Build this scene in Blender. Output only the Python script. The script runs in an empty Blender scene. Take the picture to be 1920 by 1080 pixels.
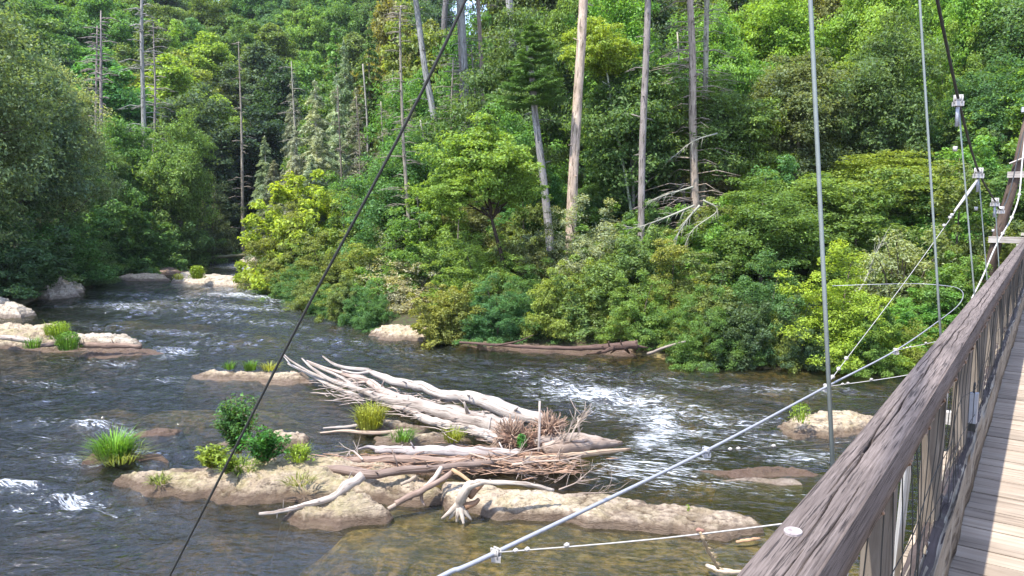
import bpy, math, random
import numpy as np
from mathutils import Vector, Matrix
rng = np.random.default_rng(11)
random.seed(5)
PI = math.pi
S = bpy.context.scene
COL = S.collection
# ------------------------------------------------------------------ camera
FPX = 1400.0
CZ = 5.0
PITCH = math.radians(6.45)
CAM = np.array([0.0, 0.0, CZ])
cp, sp = math.cos(PITCH), math.sin(PITCH)
def ray(px, py):
    a = (px - 960) / FPX; b = (540 - py) / FPX
    return np.array([a, cp + b * sp, -sp + b * cp])
def onz(px, py, z=0.0):
    d = ray(px, py); t = (z - CZ) / d[2]
    return CAM + d * t
def at(px, py, D):
    d = ray(px, py)
    return CAM + d * (D / d[1])
def proj(p):
    v = np.asarray(p, float) - CAM
    fx = v[..., 0]; fy = v[..., 1] * cp - v[..., 2] * sp; fz = v[..., 1] * sp + v[..., 2] * cp
    return 960 + FPX * fx / fy, 540 - FPX * fz / fy
cam = bpy.data.cameras.new('camera'); co = bpy.data.objects.new('camera', cam); COL.objects.link(co)
co.location = CAM; co.rotation_euler = (PI / 2 - PITCH, 0, 0)
cam.sensor_width = 36; cam.lens = FPX / 1920 * 36; cam.clip_start = 0.05; cam.clip_end = 3000
S.camera = co
# ------------------------------------------------------------------ light
SUN_AZ, SUN_EL = math.radians(-130), math.radians(61)
W = bpy.data.worlds.new('World'); S.world = W; W.use_nodes = True
nt = W.node_tree; nt.nodes.clear()
sky = nt.nodes.new('ShaderNodeTexSky'); sky.sky_type = 'NISHITA'; sky.sun_disc = False
sky.sun_elevation = SUN_EL; sky.sun_rotation = SUN_AZ % (2 * PI)
sky.air_density = 1.0; sky.dust_density = 0.25; sky.ozone_density = 2.0
bg = nt.nodes.new('ShaderNodeBackground'); bg.inputs[1].default_value = 0.15
wo = nt.nodes.new('ShaderNodeOutputWorld')
tc = nt.nodes.new('ShaderNodeTexCoord'); mp_ = nt.nodes.new('ShaderNodeMapping'); mp_.inputs['Scale'].default_value = (1, 1, 2.2); nt.links.new(tc.outputs['Generated'], mp_.inputs[0])
cn = nt.nodes.new('ShaderNodeTexNoise'); cn.inputs['Scale'].default_value = 2.6; cn.inputs['Detail'].default_value = 7; cn.inputs['Roughness'].default_value = .58; nt.links.new(mp_.outputs[0], cn.inputs['Vector'])
crp = nt.nodes.new('ShaderNodeValToRGB'); crp.color_ramp.elements[0].position = .45; crp.color_ramp.elements[1].position = .68; nt.links.new(cn.outputs[0], crp.inputs[0])
cmx = nt.nodes.new('ShaderNodeMix'); cmx.data_type = 'RGBA'; cmx.inputs[7].default_value = (6.6, 7.2, 10.6, 1); nt.links.new(crp.outputs[0], cmx.inputs[0]); nt.links.new(sky.outputs[0], cmx.inputs[6])   # bright broken cloud
nt.links.new(cmx.outputs[2], bg.inputs[0]); nt.links.new(bg.outputs[0], wo.inputs[0])
sl = bpy.data.lights.new('sun', 'SUN'); so = bpy.data.objects.new('sun', sl); COL.objects.link(so)
sl.energy = 3.4; sl.angle = math.radians(0.55); sl.color = (1.0, 0.95, 0.86)
sd = Vector((math.sin(SUN_AZ) * math.cos(SUN_EL), math.cos(SUN_AZ) * math.cos(SUN_EL), math.sin(SUN_EL)))
so.rotation_euler = sd.to_track_quat('Z', 'Y').to_euler(); so.location = (-20, 0, 60)
S.view_settings.view_transform = 'Standard'; S.view_settings.look = 'None'
S.view_settings.exposure = 1.44; S.view_settings.gamma = 1
S.render.engine = 'CYCLES'
S.cycles.use_denoising = True
try: S.cycles.denoiser = 'OPENIMAGEDENOISE'
except Exception: pass
S.cycles.max_bounces = 8; S.cycles.diffuse_bounces = 5; S.cycles.glossy_bounces = 3
S.cycles.transmission_bounces = 4; S.cycles.transparent_max_bounces = 10
S.cycles.caustics_reflective = False; S.cycles.caustics_refractive = False
S.cycles.sample_clamp_indirect = 6
# ------------------------------------------------------------------ noise
def _hash(ix, iy, iz, seed):
    n = (ix * 374761393 + iy * 668265263 + iz * 2147483647 + seed * 974634777) & 0xFFFFFFFF
    n = ((n ^ (n >> 13)) * 1274126177) & 0xFFFFFFFF
    n = (n ^ (n >> 16)) & 0xFFFFFFFF
    return n / 4294967295.0 * 2 - 1
def vnoise(p, seed=0):
    p = np.asarray(p, float)
    i = np.floor(p).astype(np.int64); f = p - i; u = f * f * f * (f * (f * 6 - 15) + 10)
    r = 0
    for dx in (0, 1):
        for dy in (0, 1):
            for dz in (0, 1):
                w = (u[:, 0] if dx else 1 - u[:, 0]) * (u[:, 1] if dy else 1 - u[:, 1]) * (u[:, 2] if dz else 1 - u[:, 2])
                r = r + w * _hash(i[:, 0] + dx, i[:, 1] + dy, i[:, 2] + dz, seed)
    return r
def fbm(p, octs=4, seed=0, gain=0.5):
    p = np.asarray(p, float); a = 1.0; r = 0; q = p.copy()
    for k in range(octs):
        r = r + a * vnoise(q, seed + k * 17); q = q * 2.03 + 13.7; a *= gain
    return r
def P3(x, y, z=0.0): return np.stack([np.ravel(x), np.ravel(y), np.broadcast_to(z, np.ravel(x).shape)], 1).astype(float)
def smooth(e0, e1, x):
    t = np.clip((x - e0) / (e1 - e0), 0, 1); return t * t * (3 - 2 * t)
# ------------------------------------------------------------------ mesh building
def np_mesh(name, V, F, smooth_=False, attrs=None):
    V = np.ascontiguousarray(V, np.float32); F = np.ascontiguousarray(F, np.int32)
    k = F.shape[1]; m = bpy.data.meshes.new(name)
    m.vertices.add(len(V)); m.vertices.foreach_set('co', V.ravel())
    m.loops.add(F.size); m.loops.foreach_set('vertex_index', F.ravel())
    m.polygons.add(len(F)); m.polygons.foreach_set('loop_start', np.arange(0, F.size, k, dtype=np.int32))
    if smooth_: m.polygons.foreach_set('use_smooth', np.ones(len(F), bool))
    for n, (t, a) in (attrs or {}).items():
        at_ = m.attributes.new(n, t, 'POINT')
        at_.data.foreach_set('vector' if t == 'FLOAT_VECTOR' else 'value', np.ascontiguousarray(a, np.float32).ravel())
    m.update(calc_edges=True); m.validate()
    return m
class MB:
    """collects tubes and boxes with a grain coordinate that runs along each piece"""
    def __init__(s): s.V = []; s.F = []; s.G = []
    def add(s, V, F, G=None):
        o = len(s.V); s.V += [tuple(v) for v in V]; s.F += [tuple(i + o for i in f) for f in F]
        s.G += [tuple(g) for g in (G if G is not None else V)]
    def tube(s, pts, rad, sides=8, cap=True, wob=0.0, flat=1.0, seed=None):
        P = [np.asarray(p, float) for p in pts]; n = len(P)
        if np.isscalar(rad): rad = [rad] * n
        T = []
        for i in range(n):
            t = P[min(i + 1, n - 1)] - P[max(i - 1, 0)]; T.append(t / (np.linalg.norm(t) + 1e-9))
        a = np.array([0, 0, 1.0]) if abs(T[0][2]) < .9 else np.array([1.0, 0, 0])
        u = np.cross(T[0], a); u /= np.linalg.norm(u); L = 0; V = []; G = []; off = random.random() * 50
        for i in range(n):
            u = u - T[i] * np.dot(u, T[i]); u /= (np.linalg.norm(u) + 1e-9); w = np.cross(T[i], u)
            if i: L += np.linalg.norm(P[i] - P[i - 1])
            for k in range(sides):
                th = 2 * PI * k / sides; r = rad[i] * (1 + (random.uniform(-wob, wob) if wob else 0))
                V.append(P[i] + (u * math.cos(th) + w * math.sin(th) * flat) * r)
                G.append((math.cos(th) * rad[i] + off, math.sin(th) * rad[i], L + off))
        F = []
        for i in range(n - 1):
            for k in range(sides):
                k2 = (k + 1) % sides
                F.append((i * sides + k, i * sides + k2, (i + 1) * sides + k2, (i + 1) * sides + k))
        if cap:
            F.append(tuple(range(sides - 1, -1, -1))); F.append(tuple((n - 1) * sides + k for k in range(sides)))
        s.add(V, F, G)
    def box(s, lo, hi, jit=0.0, axis=1):
        lo = np.asarray(lo, float); hi = np.asarray(hi, float)
        V = [[(lo[0], hi[0])[i & 1], (lo[1], hi[1])[(i >> 1) & 1], (lo[2], hi[2])[(i >> 2) & 1]] for i in range(8)]
        if jit: V = [[c + random.uniform(-jit, jit) for c in v] for v in V]
        F = [(0, 2, 3, 1), (4, 5, 7, 6), (0, 1, 5, 4), (2, 6, 7, 3), (0, 4, 6, 2), (1, 3, 7, 5)]
        o = random.random() * 40; o2 = [0, 1, 2]; o2.remove(axis)
        s.add(V, F, [(v[o2[0]] + o, v[o2[1]] + o, v[axis] + o) for v in V])
    def mesh(s, name, smooth_=False):
        m = bpy.data.meshes.new(name); m.from_pydata(s.V, [], s.F)
        if smooth_: m.polygons.foreach_set('use_smooth', np.ones(len(s.F), bool))
        a = m.attributes.new('grain', 'FLOAT_VECTOR', 'POINT'); a.data.foreach_set('vector', np.array(s.G, np.float32).ravel())
        m.update(); return m
    def build(s, name, mat, parent=None, smooth_=True, **k):
        return link(name, s.mesh(name, smooth_), mat, parent, **k)
def link(name, mesh, mat=None, parent=None, label=None, cat=None, group=None, kind=None, color=None, loc=None):
    o = bpy.data.objects.new(name, mesh); COL.objects.link(o)
    if mat is not None and not mesh.materials: mesh.materials.append(mat)
    if parent is not None: o.parent = parent
    if color is not None: o.color = (*color, 1)
    if loc is not None: o.location = loc
    tag(o, label, cat, group, kind); return o
def tag(o, label=None, cat=None, group=None, kind=None):
    if label: o['label'] = label
    if cat: o['category'] = cat
    if group: o['group'] = group
    if kind: o['kind'] = kind
def empty(name, loc, label, cat, group=None, rz=0.0):
    o = bpy.data.objects.new(name, None); COL.objects.link(o); o.location = loc; o.rotation_euler = (0, 0, rz)
    o.empty_display_size = .2
    tag(o, label, cat, group); return o
def bez(pts, n=6):
    """Catmull-Rom through the points"""
    P = [np.asarray(p, float) for p in pts]
    if len(P) < 3: return [P[0] + (P[-1] - P[0]) * i / n for i in range(n + 1)]
    Q = [2 * P[0] - P[1]] + P + [2 * P[-1] - P[-2]]; out = []
    for i in range(1, len(Q) - 2):
        for k in range(n):
            t = k / n
            out.append(.5 * (2 * Q[i] + (Q[i + 1] - Q[i - 1]) * t + (2 * Q[i - 1] - 5 * Q[i] + 4 * Q[i + 1] - Q[i + 2]) * t * t + (3 * Q[i] - Q[i - 1] - 3 * Q[i + 1] + Q[i + 2]) * t ** 3))
    out.append(P[-1]); return out
def lerp_r(r0, r1, n, mid=None):
    return [r0 + (r1 - r0) * i / (n - 1) for i in range(n)]
# ------------------------------------------------------------------ materials
class NT:
    def __init__(s, name):
        s.m = bpy.data.materials.new(name); s.m.use_nodes = True; s.t = s.m.node_tree; s.t.nodes.clear()
        s.out = s.n('ShaderNodeOutputMaterial')
    def n(s, typ, **k):
        x = s.t.nodes.new(typ)
        for a, b in k.items(): setattr(x, a, b)
        return x
    def l(s, a, b): s.t.links.new(a, b)
    def val(s, sock, v):
        if hasattr(v, 'is_output'): s.l(v, sock)
        else: sock.default_value = (*v, 1) if isinstance(v, tuple) and len(v) == 3 and sock.type == 'RGBA' else v
    def math(s, op, a, b=None, c=None, clamp=False):
        x = s.n('ShaderNodeMath', operation=op, use_clamp=clamp)
        for i, v in enumerate((a, b, c)):
            if v is not None: s.val(x.inputs[i], v)
        return x.outputs[0]
    def mix(s, f, a, b, mode='MIX'):
        x = s.n('ShaderNodeMix', data_type='RGBA', blend_type=mode)
        s.val(x.inputs[0], f); s.val(x.inputs[6], a); s.val(x.inputs[7], b); return x.outputs[2]
    def ramp(s, f, stops, interp='LINEAR'):
        x = s.n('ShaderNodeValToRGB'); s.l(f, x.inputs[0]); x.color_ramp.interpolation = interp
        e = x.color_ramp.elements
        while len(e) < len(stops): e.new(.5)
        for i, (p, c) in enumerate(stops):
            e[i].position = p; e[i].color = (*c, 1) if isinstance(c, tuple) else (c, c, c, 1)
        return x.outputs[0]
    def noise(s, vec, scale, detail=4, rough=.55, dist=0.0, dims='3D'):
        x = s.n('ShaderNodeTexNoise', noise_dimensions=dims)
        if vec is not None: s.l(vec, x.inputs['Vector'])
        x.inputs['Scale'].default_value = scale; x.inputs['Detail'].default_value = detail
        x.inputs['Roughness'].default_value = rough; x.inputs['Distortion'].default_value = dist
        return x.outputs[0]
    def mapv(s, vec, scale=(1, 1, 1), loc=(0, 0, 0)):
        x = s.n('ShaderNodeMapping'); s.l(vec, x.inputs[0]); x.inputs['Scale'].default_value = scale; x.inputs['Location'].default_value = loc
        return x.outputs[0]
    def attr(s, name, out=1):
        x = s.n('ShaderNodeAttribute', attribute_name=name); return x.outputs[out]
    def pos(s): return s.n('ShaderNodeNewGeometry').outputs['Position']
    def bump(s, h, strength=.3, dist=.02, normal=None):
        x = s.n('ShaderNodeBump'); x.inputs['Strength'].default_value = strength; x.inputs['Distance'].default_value = dist
        s.l(h, x.inputs['Height'])
        if normal is not None: s.l(normal, x.inputs['Normal'])
        return x.outputs[0]
    def pbr(s, color, rough=.8, bump=None, spec=.3, metal=0.0):
        x = s.n('ShaderNodeBsdfPrincipled'); s.val(x.inputs['Base Color'], color); s.val(x.inputs['Roughness'], rough)
        x.inputs['Specular IOR Level'].default_value = spec; s.val(x.inputs['Metallic'], metal)
        if bump is not None: s.l(bump, x.inputs['Normal'])
        return x.outputs[0]
    def done(s, sh): s.l(sh, s.out.inputs[0]); return s.m

def leaf_mat(name, trans=.5, vary=1.1, tcol=(1.25, 1.15, .45)):
    t = NT(name); oi = t.n('ShaderNodeObjectInfo'); g = t.n('ShaderNodeNewGeometry')
    rp = g.outputs['Random Per Island']
    k = t.math('MULTIPLY_ADD', rp, vary, 1 - vary / 2)
    c = t.n('ShaderNodeVectorMath', operation='SCALE'); t.l(oi.outputs['Color'], c.inputs[0]); t.l(k, c.inputs['Scale'])
    # leaf colour drifts between yellower and bluer sprays
    nz = t.math('ADD', t.math('MULTIPLY', t.noise(t.pos(), .55, 2), .6), t.math('MULTIPLY', t.noise(t.pos(), 2.4, 2), .4))
    hue = t.ramp(nz, [(.36, (.82, .91, 1.0)), (.64, (1.13, 1.08, .88))])
    col = t.mix(1.0, c.outputs[0], hue, 'MULTIPLY')
    d = t.n('ShaderNodeBsdfPrincipled'); t.l(col, d.inputs['Base Color']); d.inputs['Roughness'].default_value = .5; d.inputs['Specular IOR Level'].default_value = .35
    tr = t.n('ShaderNodeBsdfTranslucent'); t.l(t.mix(1.0, col, tcol, 'MULTIPLY'), tr.inputs[0])
    mx = t.n('ShaderNodeMixShader'); mx.inputs[0].default_value = trans
    t.l(d.outputs[0], mx.inputs[1]); t.l(tr.outputs[0], mx.inputs[2])
    return t.done(mx.outputs[0])
def wood_mat(name, c0, c1, dark=(.05, .035, .03), grain=(28, 28, 1.6), bump=.5, rough=.85, cracks=.45, objcol=False, bdist=.01, lichen=None, isl=0):
    t = NT(name); v = t.mapv(t.attr('grain'), grain)
    n1 = t.noise(v, 1.0, 6, .65, .3); n2 = t.noise(t.attr('grain'), 2.2, 3)
    col = t.mix(t.ramp(n1, [(.3, 0.0), (.7, 1.0)]), c0, c1)
    col = t.mix(t.math('MULTIPLY', t.ramp(n2, [(.35, 1.0), (.65, 0.0)]), .35), col, dark)
    cr = t.noise(t.mapv(t.attr('grain'), tuple(g * .6 for g in grain)), 1.7, 4, .6)
    crk = t.ramp(cr, [(.36, 1.0), (.43, 0.0)])
    col = t.mix(t.math('MULTIPLY', crk, cracks), col, dark)
    if lichen: col = t.mix(t.math('MULTIPLY', t.ramp(t.noise(t.attr('grain'), 6, 5, .7), [(.52, 0.0), (.66, 1.0)]), .6), col, lichen)
    if isl:
        k = t.n('ShaderNodeMapRange'); t.l(t.n('ShaderNodeNewGeometry').outputs['Random Per Island'], k.inputs[0]); k.inputs[3].default_value = 1 - isl; k.inputs[4].default_value = 1.08
        sv = t.n('ShaderNodeVectorMath', operation='SCALE'); t.l(col, sv.inputs[0]); t.l(k.outputs[0], sv.inputs['Scale']); col = sv.outputs[0]
    if objcol:
        col = t.mix(1.0, col, t.n('ShaderNodeObjectInfo').outputs['Color'], 'MULTIPLY')
    h = t.math('SUBTRACT', n1, t.math('MULTIPLY', crk, .6))
    return t.done(t.pbr(col, rough, t.bump(h, bump, bdist), .25))
M = {}
M['leaf'] = leaf_mat('leaf'); M['needle'] = leaf_mat('needle', .22, .7, (1.1, 1.1, .6)); M['grass'] = leaf_mat('grass_blade', .45, 1.2)
M['bark'] = wood_mat('bark', (.50, .47, .44), (1.0, .96, .9), (.20, .17, .15), (11, 11, 1.6), 1.0, .9, .7, True, .04, (.52, .56, .42))
M['twig'] = wood_mat('twig', (.7, .68, .62), (1, .98, .92), (.4, .37, .33), (20, 20, 2), .3, .9, .2, True)
M['drift'] = wood_mat('driftwood', (.28, .24, .215), (.56, .52, .48), (.12, .085, .065), (24, 24, .9), .9, .85, .75, True, .012)
M['root'] = wood_mat('root', (.24, .16, .12), (.46, .35, .28), (.06, .04, .03), (22, 22, 2), .5, .9, .4, True, .01)
M['rail'] = wood_mat('rail_wood', (.085, .063, .053), (.262, .212, .186), (.018, .013, .012), (240, 240, 6.5), .8, .8, .8, False, .0035)
M['post'] = wood_mat('post_wood', (.12, .096, .075), (.27, .232, .19), (.04, .03, .02), (30, 30, 1.5), .4, .85, .5, False, .006)
M['pale_board'] = wood_mat('pale_board', (.42, .39, .34), (.66, .63, .58), (.16, .13, .10), (32, 32, 1.2), .4, .85, .55, False, .006)
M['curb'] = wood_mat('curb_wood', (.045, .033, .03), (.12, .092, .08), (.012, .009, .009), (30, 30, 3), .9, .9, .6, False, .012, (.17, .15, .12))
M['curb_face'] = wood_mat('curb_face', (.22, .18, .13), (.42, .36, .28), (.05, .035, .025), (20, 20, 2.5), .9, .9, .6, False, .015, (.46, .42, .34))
M['deck'] = wood_mat('deck_board', (.32, .25, .185), (.52, .435, .34), (.13, .10, .075), (30, 30, 1.5), .5, .8, .5, False, .006, None, .26)
def metal(name, c, rough=.45, met=.8):
    t = NT(name); n = t.noise(t.n('ShaderNodeTexCoord').outputs['Object'], 30, 3)
    col = t.mix(n, tuple(x * .7 for x in c), c)
    return t.done(t.pbr(col, rough, t.bump(n, .2, .003), .5, met))
M['susp'] = metal('greenish_steel', (.25, .28, .26), .55, .2)
M['steel'] = metal('galvanised_steel', (.45, .46, .50), .5, .3)
M['dark_cable'] = metal('dark_cable', (.05, .05, .045), .6, .3)
M['rusty_wire'] = metal('rusty_wire', (.30, .20, .14), .7, .2)
M['pale_wire'] = metal('pale_wire', (.52, .50, .47), .6, .1)
M['white_clamp'] = metal('white_clamp', (.50, .47, .44), .5, .1)
# ------------------------------------------------------------------ river outline and terrain
LEFT = [(-60, -40), (-36, -20), (-34, 0), (-31, 15), (-26.5, 28), tuple(onz(0, 590)[:2]), tuple(onz(70, 562)[:2]), tuple(onz(150, 545)[:2]), tuple(onz(200, 518)[:2]),
        tuple(onz(265, 500)[:2]), tuple(onz(375, 487)[:2]), (-25.5, 72), (-20, 79), (-10, 90), (6, 106), (22, 130), (30, 210)]
RIGHT = [(42, 210), (36, 125), (18, 98), (2, 83), (-10, 73), (-17.5, 66), (-19.5, 60), (-17.0, 52), tuple(onz(530, 556)[:2]), tuple(onz(600, 585)[:2]), tuple(onz(660, 606)[:2]), tuple(onz(720, 626)[:2]),
         tuple(onz(830, 642)[:2]), tuple(onz(1000, 652)[:2]), tuple(onz(1200, 667)[:2]), tuple(onz(1300, 683)[:2]), tuple(onz(1450, 692)[:2]), tuple(onz(1690, 697)[:2]),
         (14.2, 21.2), (17.5, 19), (23, 16), (32, 12), (42, 4), (60, -40)]
RIV = np.array(LEFT + RIGHT)
def river_sd(x, y):
    """signed distance to the waterline: positive on land; also which bank is nearer (1 = right)"""
    p = np.stack([np.ravel(x), np.ravel(y)], 1); n = len(RIV)
    best = np.full(len(p), 1e9); side = np.zeros(len(p)); inside = np.zeros(len(p), bool)
    for i in range(n):
        a, b = RIV[i], RIV[(i + 1) % n]; ab = b - a
        t = np.clip(((p - a) @ ab) / (ab @ ab), 0, 1); d = np.linalg.norm(p - a - t[:, None] * ab, axis=1)
        m = d < best; best = np.where(m, d, best)
        if i < len(LEFT) - 1: side = np.where(m, 0, side)
        elif i == len(LEFT) - 1 or i == n - 1: side = np.where(m, 2, side)
        else: side = np.where(m, 1, side)
        c = ((a[1] > p[:, 1]) != (b[1] > p[:, 1])) & (p[:, 0] < (b[0] - a[0]) * (p[:, 1] - a[1]) / (b[1] - a[1] + 1e-12) + a[0])
        inside ^= c
    return np.where(inside, -best, best), side
BARS = []   # shallow bars (px, py, rx, ry metres, lift)
for px, py, rx, ry, l in [(600, 720, 3.2, 1.5, .5), (1200, 1050, 3.2, 1.5, .50), (1000, 1040, 2.0, 1.4, .46), (760, 1000, 1.8, .9, .42), (1380, 1050, 1.6, 1.4, .45), (700, 900, 4.5, 1.6, .5), (1050, 960, 3.2, .9, .5), (330, 770, 2.2, .8, .42), (450, 770, 2.2, .9, .40), (1330, 760, 2.2, .8, .42),
                          (1240, 735, 1.6, .6, .45), (880, 730, 1.4, .7, .46), (1420, 885, 1.5, .5, .46), (300, 560, 4.0, 2.5, .45), (300, 600, 5.0, 1.6, .45), (90, 650, 4.0, 1.5, .5), (1500, 720, 2.0, .6, .42), (1400, 1060, 2, 1.6, .4), (500, 625, 3.0, .8, .45), (800, 830, 4, 1.0, .4), (220, 750, 1.5, .6, .38)]:
    q = onz(px, py); BARS.append((q[0], q[1], rx, ry, l))
def ground(x, y):
    sh = np.shape(x); x = np.ravel(np.asarray(x, float)); y = np.ravel(np.asarray(y, float))
    d, side = river_sd(x, y)
    az = np.degrees(np.arctan2(x, np.maximum(y, 1)))
    nz = fbm(P3(x * .09, y * .09), 4, 3); n2 = fbm(P3(x * .6, y * .6), 3, 8)
    D = np.hypot(x, y)
    right = np.minimum(np.maximum(d - 3.0, 0) * .07 + np.maximum(d - 9.0, 0) * .33, 26 + .1 * np.maximum(d - 60, 0))
    # the hill behind the bend is lower where the valley opens towards the middle
    gap = 1 + .8 * np.exp(-((az + 9) / 6.0) ** 2)
    left = np.minimum(np.maximum(d - 4.0, 0) * .50, 58) * gap
    lowleft = smooth(70, 48, y)
    left = left * (1 - lowleft * .45)
    h = .35 * smooth(0, 1.2, d) + .45 * smooth(.5, 5, d) + np.where(side == 1, right * np.where(az < -1, .55, 1), left) + (nz * 1.1 * smooth(2, 15, d) + n2 * .12 * smooth(0, 1.5, d))
    bars = np.zeros_like(x)
    for bx, by, rx, ry, l in BARS: bars = np.maximum(bars, np.exp(-(((x - bx) / (rx * 1.3)) ** 2 + ((y - by) / (ry * 1.3)) ** 2)))
    bed = -.60 - .6 * smooth(1.5, -5, x - .25 * (y - 12)) * (1 - bars) - .35 * (1 - bars) * smooth(2, 8, -d) + n2 * .13 + nz * .12
    for bx, by, rx, ry, l in BARS:
        bed = bed + l * np.exp(-(((x - bx) / rx) ** 2 + ((y - by) / ry) ** 2))
    bed = np.minimum(bed, -.06)
    k = smooth(-1.4, 0.05, d)
    z = np.where(d > 0, h, bed * (1 - k) + (-.04) * k)
    return z.reshape(sh) if sh else float(z[0])
def polar(angs, rads):
    A, R = np.meshgrid(angs, rads); X = R * np.sin(A); Y = R * np.cos(A) - 6.0
    n, m = R.shape; i = np.arange(n * m).reshape(n, m)
    F = np.stack([i[:-1, :-1].ravel(), i[:-1, 1:].ravel(), i[1:, 1:].ravel(), i[1:, :-1].ravel()], 1)
    return X.ravel(), Y.ravel(), F
angs = np.radians(np.concatenate([np.linspace(-110, -44, 40), np.linspace(-43, 43, 330), np.linspace(44, 110, 40)]))
rads = np.concatenate([np.linspace(.5, 11, 25), np.geomspace(11.2, 60, 260), np.geomspace(60.5, 240, 110), np.array([300, 420, 700, 1400])])
X, Y, F = polar(angs, rads)
Z = ground(X, Y)
t = NT('forest_floor'); p = t.pos(); sx = t.n('ShaderNodeSeparateXYZ'); t.l(p, sx.inputs[0])
n1 = t.noise(p, 1.6, 6, .6); n2 = t.noise(p, 7, 5, .65)
floor = t.mix(n1, (.035, .03, .018), (.085, .065, .04)); floor = t.mix(t.ramp(n2, [(.45, 0.0), (.65, 1.0)]), floor, (.06, .085, .025))
bedc = t.mix(t.ramp(n1, [(.35, 0.0), (.62, 1.0)]), (.12, .09, .05), (.42, .28, .12))
vor = t.n('ShaderNodeTexVoronoi'); vor.inputs['Scale'].default_value = 2.2; t.l(p, vor.inputs['Vector'])
bedc = t.mix(t.ramp(vor.outputs['Distance'], [(.12, .75), (.5, 0.0)]), bedc, (.36, .29, .16))
bedc = t.mix(t.ramp(n2, [(.42, .8), (.6, 0.0)]), bedc, (.07, .065, .03))
under = t.ramp(t.math('MULTIPLY_ADD', sx.outputs[2], 2.0, .5), [(.35, 1.0), (.75, 0.0)])
col = t.mix(under, floor, bedc)
M['ground'] = t.done(t.pbr(col, .9, t.bump(t.math('ADD', n1, n2), .6, .08), .2))
link('ground', np_mesh('ground', np.stack([X, Y, Z], 1), F, True), M['ground'], kind='structure')

# ------------------------------------------------------------------ water
FOAM = [  # px, py, rx, ry (in pixels of distance on the surface), strength
    (1120, 742, 130, 12, .9), (1180, 765, 110, 12, .6), (1260, 770, 90, 12, .55), (1350, 790, 120, 16, .5), (1400, 820, 120, 14, .45), (1270, 850, 100, 16, .55), (1130, 775, 60, 12, .45), (900, 705, 100, 9, .35), (1080, 705, 120, 8, .4), (1250, 715, 120, 7, .4), (1420, 730, 120, 8, .4), (1560, 735, 80, 7, .4), (1240, 880, 90, 14, .6), (1330, 905, 90, 10, .45), (1450, 925, 90, 9, .35), (640, 640, 90, 6, .35), (800, 668, 120, 7, .35), (120, 860, 90, 7, .4), (60, 960, 80, 8, .4), (230, 960, 80, 7, .35), (160, 730, 120, 7, .3), (90, 790, 90, 7, .35), (380, 690, 60, 5, .3), (250, 640, 80, 5, .35), (560, 575, 70, 4, .5), (400, 590, 80, 4, .4), (110, 575, 60, 4, .35), (1060, 722, 70, 7, .6), (1190, 752, 80, 9, .7), (1000, 728, 60, 6, .4), (1240, 800, 45, 26, 1.0), (1215, 830, 35, 16, .9), (1290, 815, 70, 12, .6), (1200, 790, 40, 12, .6),
    (1180, 885, 75, 16, .6), (1250, 905, 60, 14, .55), (1130, 870, 40, 14, .5), (1090, 745, 45, 7, .7), (1160, 860, 60, 10, .5), (1330, 880, 40, 10, .4), (1500, 860, 90, 12, .5), (1420, 845, 80, 9, .35), (1590, 830, 60, 10, .3),
    (1490, 720, 60, 7, .35), (1300, 725, 90, 8, .35), (1400, 745, 60, 8, .3), (975, 700, 40, 6, .5), (760, 660, 120, 9, .25), (700, 640, 60, 6, .25), (850, 690, 100, 9, .22),
    (470, 500, 60, 5, .74), (420, 575, 160, 5, .5), (300, 556, 120, 4, .5), (160, 610, 90, 5, .35), (330, 625, 120, 5, .4), (480, 605, 120, 5, .4), (400, 645, 120, 6, .35), (180, 680, 120, 6, .4), (80, 720, 120, 7, .35), (300, 710, 120, 6, .35), (260, 850, 60, 5, .4), (500, 522, 60, 5, .8), (470, 556, 110, 4, .75), (540, 562, 70, 4, .8), (420, 541, 100, 3, .55), (470, 548, 80, 3, .5), (230, 575, 90, 7, .55), (290, 566, 70, 5, .45), (200, 530, 60, 5, .35), (340, 582, 60, 5, .35),
    (25, 913, 55, 8, .85), (130, 938, 50, 9, .75), (20, 835, 60, 7, .4), (180, 795, 45, 8, .6), (105, 822, 40, 6, .5), (245, 812, 30, 6, .45), (330, 660, 45, 9, .5), (310, 668, 30, 5, .45), (260, 690, 70, 8, .3), (190, 700, 80, 8, .25), (60, 745, 80, 8, .2),
    (100, 895, 40, 5, .3), (480, 640, 50, 5, .2), (620, 590, 60, 4, .3), (1100, 690, 90, 7, .3), (1190, 700, 80, 6, .25), (1230, 700, 60, 6, .25), (640, 610, 40, 4, .3), (1340, 700, 70, 5, .25), (1600, 745, 50, 8, .25)]
wang = np.radians(np.linspace(-64, 64, 620)); wrad = np.concatenate([np.linspace(3, 12.9, 40), np.geomspace(13, 48, 520), np.geomspace(48.3, 150, 90)])
X, Y, F = polar(wang, wrad)
d, _ = river_sd(X, Y)
keep_v = d < 2.5
kf = keep_v[F].all(1); F = F[kf]
used = np.unique(F); remap = np.full(len(X), -1); remap[used] = np.arange(len(used)); F = remap[F]; X, Y, d = X[used], Y[used], d[used]
ppx, ppy = proj(np.stack([X, Y, np.zeros_like(X)], 1))
foam = np.zeros_like(X)
for fx, fy, rx, ry, s_ in FOAM:
    foam = np.maximum(foam, min(s_, .74) * np.exp(-(((ppx - fx) / (rx * 1.35)) ** 2 + ((ppy - fy - .06 * (ppx - fx)) / (ry * 1.9)) ** 2)))
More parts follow.
